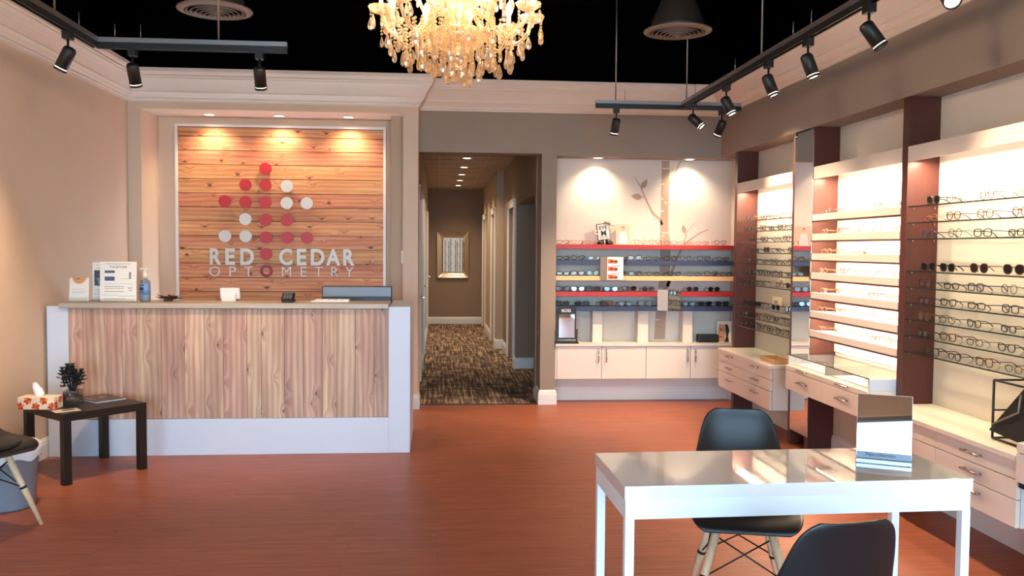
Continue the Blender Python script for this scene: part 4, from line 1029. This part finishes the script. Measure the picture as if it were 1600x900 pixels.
y0, y1 = 4.954, 6.168
MB().box(2.556, XRW, y0+.001, y0+.018, .666, .735).build('case_side', M['white_panel'], t)
MB().box(2.556, XRW, y1-.018, y1-.001, .666, .735).build('case_side', M['white_panel'], t)
MB().box(2.60, XRW-.001, y0+.02, y1-.02, .666, .672).build('case_tray', M['paper'], t)
MB().box(2.552, XRW-.012, y0, y1, .736, .743).build('glass_top', M['vitrine'], t)
MB().box(2.549, 2.552, y0, y1, .736, .743).build('glass_edge', M['glass_edge'], t)
MB().box(2.558, 2.562, y0+.02, y1-.02, .667, .735).build('case_front_glass', M['vitrine'], t)
MB().box(2.562, 2.90, (y0+y1)/2-.005, (y0+y1)/2+.005, .672, .733).build('divider', M['alu'], t)
MB().box(2.60, XRW, y0, y1, .470, .4895).build('under_panel', M['black_plastic'], t)
t = drawers(2.35, 3.604, 'white drawer unit on a dark base, cut off by the right photo edge', 2.54, .488, .665, ((.488, .62, 1), (.62, .665, 1)), False)
MB().box(2.555, XRW-.002, 2.36, 3.60, .462, .4875).build('under_panel', M['black_plastic'], t)
MB().box(2.60, XRW-.016, 3.55, 3.60, .001, .4615).build('base_panel', M['mahogany'], t)
tag(MB().box(XR, XRW-.001, 2.28, 2.345, .001, 2.398).build('wooden_upright', M['mahogany']), 'dark mahogany upright at the near end of the cut-off drawer unit, outside the photo', 'upright panel')
# tray and wire frame on the tops
t = thing('wooden_tray', 'small pale wooden box tray on the far drawer unit', 'tray', (2.70, 6.78, .6005))
b = MB(); b.box(-.07, .07, -.17, .13, 0, .006).box(-.07, -.063, -.17, .13, .006, .038).box(.063, .07, -.17, .13, .006, .038).box(-.063, .063, -.17, -.163, .006, .038).box(-.063, .063, .123, .13, .006, .038); b.build('tray', pm('pale_wood', (206, 160, 112), .5), t, local=True)
t = thing('geometric_stand', 'black wire frame display stand holding a dark angular panel on the nearest drawer unit', 'display stand', (2.77, 3.86, .6005))
b = MB(); x0, x1, ya, yb_, h = -.11, .10, -.20, .09, .285; r = .006
cs = [(x0, ya), (x1, ya), (x1, yb_), (x0, yb_)]
for i in range(4):
    p, q = cs[i], cs[(i+1) % 4]
    b.tube([(p[0], p[1], r), (q[0], q[1], r)], r, 4).tube([(p[0], p[1], h), (q[0], q[1], h)], r, 4).tube([(p[0], p[1], r), (p[0], p[1], h)], r, 4)
b.tube([(x0, yb_, .14), (x1, yb_, .14)], .005, 4); b.build('wire_frame', M['black_plastic'], t, local=True)
b = MB(); b.prism([(-.20, .0), (.09, .0), (.0, .24), (-.20, .24)], (-.095, .0, .03), (0, -1, 0), (0.35, 0, .94), .012) if False else b.prism([(.10, .02), (-.20, .0), (-.20, .25), (-.06, .25)], (-.118, 0, .02), (0, 1, 0), (.25, 0, .968), -.010)
b.build('angular_panel', M['leather'], t, local=True)
b = MB(); b.tube([(-.124, .075, .075), (-.105, -.085, .16), (-.085, -.07, .24)], .005, 5); b.build('angled_bar', M['vent'], t, local=True)

# ---------------------------------------------------------------- small displays in the niche
# eye chart figurine
t = thing('eye_chart_figurine', 'small eye chart figurine reading EYE M with cap and feet on the top red shelf', 'figurine', (1.612, 8.40, 1.5435))
R_ = Matrix.Rotation(radians(-7), 4, 'Y')
b = MB(); b.T = R_; b.box(-.062, .062, -.008, .008, .045, .205, .004); b.build('chart_board', M['ink'], t, local=True)
b = MB(); b.T = R_; b.box(-.056, .056, -.0115, -.0085, .051, .199, .001); b.build('chart_face', M['paper'], t, local=True)
b = MB(); b.text('EYE', .046, (0, -.0118, .148), (1, 0, 0), (0, 0, 1), .0004, .0012, spacing=1.15).text('M', .074, (0, -.0118, .086), (1, 0, 0), (0, 0, 1), .0004, .0018); b.box(-.045, .045, -.0122, -.0116, .074, .078).box(-.045, .045, -.0122, -.0116, .062, .065).bm.transform(R_); b.build('chart_letters', M['ink'], t, local=True)
b = MB()
for s in (-1, 1): b.tube([(s*.060, 0, .14), (s*.080, -.004, .142), (s*.088, -.008, .12), (s*.078, -.012, .105), (s*.060, -.012, .108)], .008, 8)
b.bm.transform(R_); b.build('arm', pm('arm_cream', (230, 205, 176), .5), t, local=True)
b = MB()
for s in (-1, 1): b.lathe([(.0001, .0), (.036, .002), (.040, .012), (.03, .03), (.012, .040), (.0001, .042)], (s*.042, -.01, 0), 20); b.cyl((s*.02, 0, .03), (s*.018, 0, .06), .012, n=10)
b.build('foot', M['steel_dark'], t, local=True)
b = MB(); M4 = Matrix.Rotation(radians(12), 4, 'Y'); b.lathe([(.0001, .030), (.018, .027), (.030, .016), (.034, 0), (.0001, 0)], (.020, 0, .198), 20, M=M4)
b.prism([(-.018+.036*i/6, -.03-.018*sin(pi*i/6)) for i in range(7)]+[(.018, 0), (-.018, 0)], (.052, 0, .192), (0, -1, 0), (-1, 0, .25), .004); b.build('cap', M['vent'], t, local=True)
t = thing('portrait_card', 'pale standing photo card of a woman in white on the top red shelf', 'photo card', (1.80, 8.43, 1.5435))
MB().box(-.070, .070, 0, .004, 0, .198).build('card', pm('card_pale', (226, 198, 168), .6), t, local=True)
b = MB(); b.prism([(-.045, .004), (.045, .004), (.04, .09), (.022, .128), (-.022, .128), (-.04, .09)], (0, -.0004, 0), (1, 0, 0), (0, 0, 1), .0006); b.build('dress_print', M['paper'], t, local=True)
b = MB(); b.prism([(.016*cos(i*pi/8), .15+.020*sin(i*pi/8)) for i in range(16)], (0, -.0006, 0), (1, 0, 0), (0, 0, 1), .0006); b.build('face_print', pm('pale_skin', (222, 180, 150), .6), t, local=True)
b = MB(); b.prism([(-.018, .15), (-.016, .172), (0, .182), (.016, .172), (.018, .15), (.013, .165), (0, .170), (-.013, .165)], (0, -.0012, 0), (1, 0, 0), (0, 0, 1), .0006); b.build('hair_print', pm('pale_hair', (150, 110, 84), .6), t, local=True)

def wing(b, x0, y0, x1, y1, z0, z1, th=.003):
    d = Vector((x1-x0, y1-y0, 0)).normalized(); n = Vector((-d.y, d.x, 0))*th
    P = [(x0, y0), (x1, y1), (x1+n.x, y1+n.y), (x0+n.x, y0+n.y)]
    b.loft([[(x, y, z0) for x, y in P], [(x, y, z1) for x, y in P]], True, False, False); return b
t = thing('folding_display', 'three-sided mirror display with an orange eyewear advert clipped over the blue and yellow shelves', 'counter display', (1.68, 8.24, 1.21))
wing(MB(), 1.548, 8.275, 1.606, 8.215, 1.208, 1.424).build('side_mirror', M['mirror'], t)
wing(MB(), 1.760, 8.215, 1.80, 8.275, 1.208, 1.424).build('side_mirror', M['mirror'], t)
wing(MB(), 1.606, 8.215, 1.760, 8.215, 1.208, 1.424).build('centre_board', M['paper'], t)
b = MB()
for z in (1.362, 1.290, 1.214): b.prism([(1.612, z), (1.700, z), (1.706, z+.032), (1.612, z+.045)], (0, 8.2146, 0), (1, 0, 0), (0, 0, 1), .0006)
b.build('advert_orange', M['orange_red'], t)
for z in (1.375, 1.302, 1.222):
    b = MB(); b.box(1.632, 1.662, 8.2134, 8.214, z, z+.014).box(1.674, 1.706, 8.2134, 8.214, z-.002, z+.012).box(1.66, 1.676, 8.2134, 8.214, z+.006, z+.009); b.build('advert_glasses', M['ink'], t)
b = MB()
for z in (1.345, 1.337, 1.329, 1.272, 1.264, 1.256): b.box(1.64, 1.745, 8.2134, 8.214, z, z+.003)
b.build('advert_lines', M['blue_lens'], t)
t = thing('folding_mirror', 'folding two-leaf mirror clipped over the lower red and blue shelves', 'mirror', (2.21, 8.24, .908))
wing(MB(), 2.112, 8.276, 2.205, 8.229, .908, 1.112).build('mirror_leaf', M['mirror'], t)
wing(MB(), 2.212, 8.229, 2.332, 8.244, .908, 1.108).build('mirror_leaf', M['mirror'], t)
MB().box(2.2045, 2.2125, 8.226, 8.236, .906, 1.113).build('hinge', M['black_plastic'], t)
# framed table mirror, case and magazine on the cabinet top
zc = .5875
t = thing('tilting_mirror', 'black framed tilting mirror at the left end of the white niche cabinet', 'mirror', (1.222, 8.318, zc))
b = MB(); b.box(-.108, .125, -.05, .05, 0, .014, .002); b.build('base', M['black_plastic'], t, local=True)
b = MB(); b.box(-.100, -.088, -.050, -.038, .014, .142).box(.100, .112, -.050, -.038, .014, .142).box(-.100, .112, -.050, -.038, .014, .024); b.build('yoke', M['black_plastic'], t, local=True)
b = MB(); b.box(-.082, .096, -.050, -.038, .285, .352).box(-.082, -.070, -.050, -.038, .045, .285).box(.084, .096, -.050, -.038, .045, .285).box(-.070, .084, -.050, -.038, .045, .058); b.build('frame', M['black_plastic'], t, local=True)
MB().box(-.0695, .0835, -.046, -.041, .0585, .2845).build('mirror_glass', M['mirror'], t, local=True)
b = MB(); b.text('BOSS', .040, (.0, -.0504, .305), (1, 0, 0), (0, 0, 1), .0005, .001); b.build('header_letters', M['letter'], t, local=True)
tag(MB().box(2.548, 2.762, 8.36, 8.44, zc, zc+.078, .012).build('glasses_case', M['leather']), 'long black glasses case lying at the right end of the white cabinet', 'glasses case')
t = thing('magazine_card', 'upright card printed with a close-up face at the right end of the white cabinet', 'photo card', (2.83, 8.42, zc))
MB().box(-.075, .075, 0, .008, 0, .205).build('card', M['paper'], t, local=True)
b = MB(); b.prism([(-.072, .004), (.0, .004), (.012, .05), (.016, .10), (.01, .17), (-.056, .178), (-.066, .09)], (0, -.0004, 0), (1, 0, 0), (0, 0, 1), .0006); b.build('face_print', M['skin'], t, local=True)
b = MB(); b.prism([(.0, .0), (.05, .0), (.04, .06), (.052, .11), (.036, .17), (.008, .178), (.016, .10), (.02, .05)], (0, -.0004, 0), (1, 0, 0), (0, 0, 1), .0006).prism([(-.035+.012*cos(i*pi/5), .118+.005*sin(i*pi/5)) for i in range(10)], (0, -.0012, 0), (1, 0, 0), (0, 0, 1), .0006).box(-.05, -.018, -.0016, -.001, .130, .134); b.build('hair_print', M['ink'], t, local=True)
MB().prism([(-.058, .05), (-.03, .056), (-.014, .05), (-.03, .042)], (0, -.0012, 0), (1, 0, 0), (0, 0, 1), .0006).build('lips_print', M['red_dark'], t, local=True)

# ================================================================ EYEWEAR
SHAPES = {
    'rect': (.0260, .0160, 3.2, 0.0), 'square': (.0265, .0190, 3.6, 0.0), 'round': (.0235, .0220, 2.0, 0.0), 'oval': (.0262, .0170, 2.2, .0),
    'wayfarer': (.0275, .0205, 2.9, .004), 'cateye': (.0270, .0180, 2.4, .007), 'aviator': (.0285, .0235, 2.3, .003)}
def specs_mesh(shape, thick, lens_parts=True):
    hw, hh, p, lift = SHAPES[shape]; cz = hh+.004
    fr, lens, tem = [], [], []
    for s in (-1, 1):
        cx = s*(hw+.0095); ring = []
        for i in range(20):
            a = 2*pi*i/20; ca, sa = cos(a), sin(a)
            x = hw*math.copysign(abs(ca)**(2/p), ca); z = hh*math.copysign(abs(sa)**(2/p), sa)
            if z > 0: z += lift*max(0, s*x/hw)
            if z < 0 and shape in ('aviator', 'wayfarer', 'cateye'): x *= 1+.12*z/hh
            ring.append((cx+x, -.004*abs(x*s+hw)/hw*0, cz+z))
        fr.append(ring)
    return fr, cz, hw, hh
def make_specs(shape, frame_mat, lens_mat, thick, parts):
    thick *= 1.25 if parts else 1.4; fr, cz, hw, hh = specs_mesh(shape, thick)
    topz = cz+hh*.45; ex = hw*2+.0095+.003
    def frame(b):
        for ring in fr: b.tube(ring, thick, 6, True)
        b.tube([(-.0095, 0, cz+hh*.35), (-.004, -.002, cz+hh*.52), (.004, -.002, cz+hh*.52), (.0095, 0, cz+hh*.35)], thick*1.05, 6)
        for s in (-1, 1): b.tube([(s*(ex-.006), 0, topz), (s*(ex+.002), .001, topz), (s*(ex+.004), .007, topz)], thick*1.1, 6)
    def temple(b, s): b.tube([(s*(ex+.004), .005, topz), (s*(ex+.004), .05, topz), (s*(ex+.002), .098, topz-.002), (s*(ex-.002), .118, topz-.012), (s*(ex-.004), .134, topz-.028)], [thick*.95, thick*.9, thick*.9, thick*1.1, thick*1.2], 6)
    def lens(b, ring):
        c = [(x*.985+sum(q[0] for q in ring)/20*.015, y, z) for x, y, z in ring]
        v0 = [b._v((x, y-.0006, z)) for x, y, z in c]; v1 = [b._v((x, y+.0006, z)) for x, y, z in c]; b._f(v0); b._f(v1[::-1])
        for i in range(20): b._f([v0[i], v0[(i+1) % 20], v1[(i+1) % 20], v1[i]])
    if parts:
        t = thing('eyeglasses', None, 'glasses')
        b = MB(); frame(b); b.build('frame', frame_mat, t, local=True)
        for s in (-1, 1): b = MB(); temple(b, s); b.build('temple', frame_mat, t, local=True)
        for ring in fr: b = MB(); lens(b, ring); b.build('lens', lens_mat, t, local=True)
        return t
    b = MB(); frame(b); temple(b, -1); temple(b, 1); b.mi = 1; lens(b, fr[0]); lens(b, fr[1])
    o = b.build('eyeglasses', [frame_mat, lens_mat], None, local=True); o['category'] = 'glasses'; return o
STY = {'thin black': ('oval', 'fr_black', 'lens', .0014), 'black square': ('square', 'fr_black', 'lens', .0021), 'black rectangular': ('rect', 'fr_black', 'lens', .0020), 'tortoiseshell': ('wayfarer', 'fr_brown', 'lens', .0021),
       'round tortoiseshell': ('round', 'fr_brown', 'lens', .0018), 'thin metal': ('round', 'fr_metal', 'lens', .0012), 'rose metal': ('oval', 'fr_rose', 'lens', .0013), 'navy blue': ('square', 'fr_navy', 'lens', .0021), 'cat-eye': ('cateye', 'fr_black', 'lens', .0020),
       'dark sunglasses': ('wayfarer', 'fr_black', 'dark_lens', .0024), 'brown sunglasses': ('aviator', 'fr_brown', 'dark_lens', .0020), 'mirrored sunglasses': ('wayfarer', 'fr_black', 'blue_lens', .0022), 'round sunglasses': ('round', 'fr_metal', 'dark_lens', .0016)}
PROTO, USED = {}, {}
def put_specs(style, loc, rz, label, group, parts):
    key = (style, parts)
    if key not in PROTO: PROTO[key] = make_specs(STY[style][0], M[STY[style][1]], M[STY[style][2]], STY[style][3], parts)
    pr = PROTO[key]
    if not USED.get(key): o = pr; USED[key] = True
    else: o = copy_tree(pr)
    o.location = loc; o.rotation_euler = (0, 0, rz); o['label'] = label; o['group'] = group
    return o
def nm(style): return style if 'sunglasses' in style else style+' eyeglasses'
rnd = random.Random(21)
clear = ['thin black', 'black square', 'black rectangular', 'tortoiseshell', 'thin metal', 'cat-eye', 'black rectangular', 'navy blue']
rose = ['rose metal', 'thin metal', 'thin black', 'rose metal', 'round tortoiseshell']
rows = {'top red': (1.543, [1.193, 1.332, 1.471, 1.948, 2.096, 2.247, 2.396, 2.565, 2.743], rose),
        'upper blue': (1.390, [1.195, 1.342, 1.503, 1.897, 2.073, 2.247, 2.4, 2.581, 2.77], clear),
        'yellow': (1.240, [1.195, 1.34, 1.487, 1.902, 2.077, 2.291, 2.482, 2.659, 2.81], clear),
        'lower red': (1.087, [1.195, 1.342, 1.495, 1.665, 1.852, 2.034, 2.476, 2.688], None),
        'lowest blue': (.945, [1.193, 1.389, 1.623, 1.809, 2.006, 2.44, 2.604, 2.775], None)}
for rn, (z, xs, pool) in rows.items():
    for i, x in enumerate(xs):
        st = pool[(i*3+len(rn)) % len(pool)] if pool else (['dark sunglasses', 'mirrored sunglasses', 'dark sunglasses', 'mirrored sunglasses', 'brown sunglasses', 'round sunglasses', 'round sunglasses', 'round sunglasses'][i] if rn == 'lower red' else ['dark sunglasses', 'dark sunglasses', 'brown sunglasses', 'mirrored sunglasses', 'brown sunglasses', 'mirrored sunglasses', 'dark sunglasses', 'dark sunglasses'][i])
        put_specs(st, (x, 8.325+rnd.uniform(0, .012), z+.0015), radians(rnd.uniform(-7, 7)), '%s on the %s shelf in the back niche, %s from the left' % (nm(st), rn, ORD[i]), 'eyewear on the %s niche shelf' % rn, False)
AY = [[7.574, 7.405, 7.243, 7.058, 6.839, 6.632], [7.629, 7.445, 7.263, 7.068, 6.848, 6.649], [7.531, 7.223, 6.956, 6.743], [7.607, 7.395, 7.164, 6.902, 6.641], [7.594, 7.404, 7.204, 6.996, 6.81, 6.631],
      [7.596, 7.425, 7.253, 7.074, 6.90, 6.674], [7.64, 7.446, 7.243, 6.864, 6.654], [7.618, 7.343, 6.938, 6.674], [7.651, 7.343, 7.126, 6.938, 6.691], [7.673, 7.485, 7.264, 7.052, 6.84, 6.654]]
for r, ys in enumerate(AY):
    for i, y in enumerate(ys):
        st = clear[(i*3+r*5) % len(clear)]
        if r == 7: st = 'dark sunglasses'
        if (r, i) in ((3, 2), (6, 4)): st = 'dark sunglasses'
        if r in (0,) and i % 2: st = 'rose metal'
        put_specs(st, (2.762, y, GS['A'][r]+.0015), radians(-90+rnd.uniform(-8, 8)), '%s, far bay, %s glass shelf down, %s from the back niche' % (nm(st), ORD[r], ORD[i]), 'eyewear on the far glass shelves, row %s' % ORD[r], False)
BY = [[6.007, 5.787, 5.574, 5.26, 5.029], [6.049, 5.826, 5.547, 5.3, 5.066], [6.007, 5.807, 5.106], [6.059, 5.739, 5.529, 5.284, 5.074], [6.038, 5.797, 5.538, 5.325, 5.104], [6.059, 5.778, 5.574, 5.317, 5.119], [6.059, 5.836, 5.601, 5.284, 5.102]]
for r, ys in enumerate(BY):
    for i, y in enumerate(ys):
        st = (['thin metal', 'thin black', 'rose metal', 'round tortoiseshell'] if r < 1 else ['rose metal', 'thin metal', 'rose metal', 'round tortoiseshell'])[(i+r*2) % 4]
        put_specs(st, (2.757, y, BZ[r]+.0015), radians(-90+rnd.uniform(-9, 9)), '%s, lit white bay, %s shelf down, %s from the far end' % (nm(st), ORD[r], ORD[i]), 'eyewear on the illuminated shelves, row %s' % ORD[r], False)
CY = [[4.676, 4.479, 4.196, 3.926], [4.695, 4.479, 4.206, 3.94], [4.715, 4.461, 4.222, 3.963], [4.708, 4.521, 4.243, 3.973], [4.734, 4.479, 4.265, 4.001], [4.741, 4.503, 4.254, 3.987], [4.734, 4.509, 4.27, 3.996], [4.748, 4.497, 4.259, 4.006], [4.644, 4.432, 4.175, 3.949]]
for r, ys in enumerate(CY):
    for i, y in enumerate(ys):
        st = clear[(i*5+r*3+1) % len(clear)]
        if r == 3: st = ['dark sunglasses', 'dark sunglasses', 'brown sunglasses', 'brown sunglasses'][i]
        if r == 0: st = ['dark sunglasses', 'thin black', 'round tortoiseshell', 'rose metal'][i]
        if r == 1: st = ['rose metal', 'tortoiseshell', 'round tortoiseshell', 'round tortoiseshell'][i]
        put_specs(st, (2.756, y, GS['C'][r]+.0015), radians(-90+rnd.uniform(-6, 6)), '%s, nearest bay, %s glass shelf down, %s from the dark upright' % (nm(st), ORD[r], ORD[i]), 'eyewear on the nearest glass shelves, row %s' % ORD[r], True)
for i, (x, y, a, w_) in enumerate(((2.68, 5.88, 20, 'far'), (2.68, 5.22, -15, 'near'))):
    put_specs('thin metal', (x, y, .6735), radians(-90+a), 'thin metal eyeglasses lying inside the %s half of the glass display case' % w_, 'eyewear in the glass display case', False)
t = thing('name_plate', 'small dark wood name plate with carved letters on the third illuminated shelf', 'name plate', (2.74, 5.50, 1.4745), radians(-90))
MB().box(-.085, .085, 0, .012, 0, .022, .001).build('block', pm('plate_wood', (120, 72, 48), .5), t, local=True)
b = MB()
for k in range(8): b.box(-.072+k*.0185, -.064+k*.0185, -.0012, .0, .004, .018)
b.build('carved_letters', M['paper'], t, local=True)
# showcards between the frames of the far bay
for i, (y, z, w_, h, w2) in enumerate(((6.93, 1.194, .055, .085, 'seventh'), (7.03, 1.005, .10, .11, 'eighth'))):
    t = thing('show_card', 'small cream show card standing on the %s glass shelf of the far bay' % w2, 'show card', (2.80, y, z+.0005), radians(-90))
    b = MB(); b.T = Matrix.Rotation(-.12, 4, 'X'); b.box(-w_, w_, 0, .003, 0.002, h); b.build('card', pm('cream_card', (226, 206, 172), .6), t, local=True)
    b = MB(); b.T = Matrix.Rotation(-.12, 4, 'X'); b.box(-w_*.6, w_*.2, -.001, -.0002, h*.3, h*.7); b.build('print', M['ink_grey'], t, local=True)
t = thing('brochure_fan', 'small fan of dark brochures in the near corner of the glass display case', 'brochures', (2.66, 5.03, .673))
b = MB()
for k in range(5): b.T = Matrix.Rotation(radians(-20+k*9), 4, 'Z') @ Matrix.Rotation(.5, 4, 'X'); b.box(-.03, .03, 0, .0015, .004, .05)
b.build('brochure', M['vent'], t, local=True)
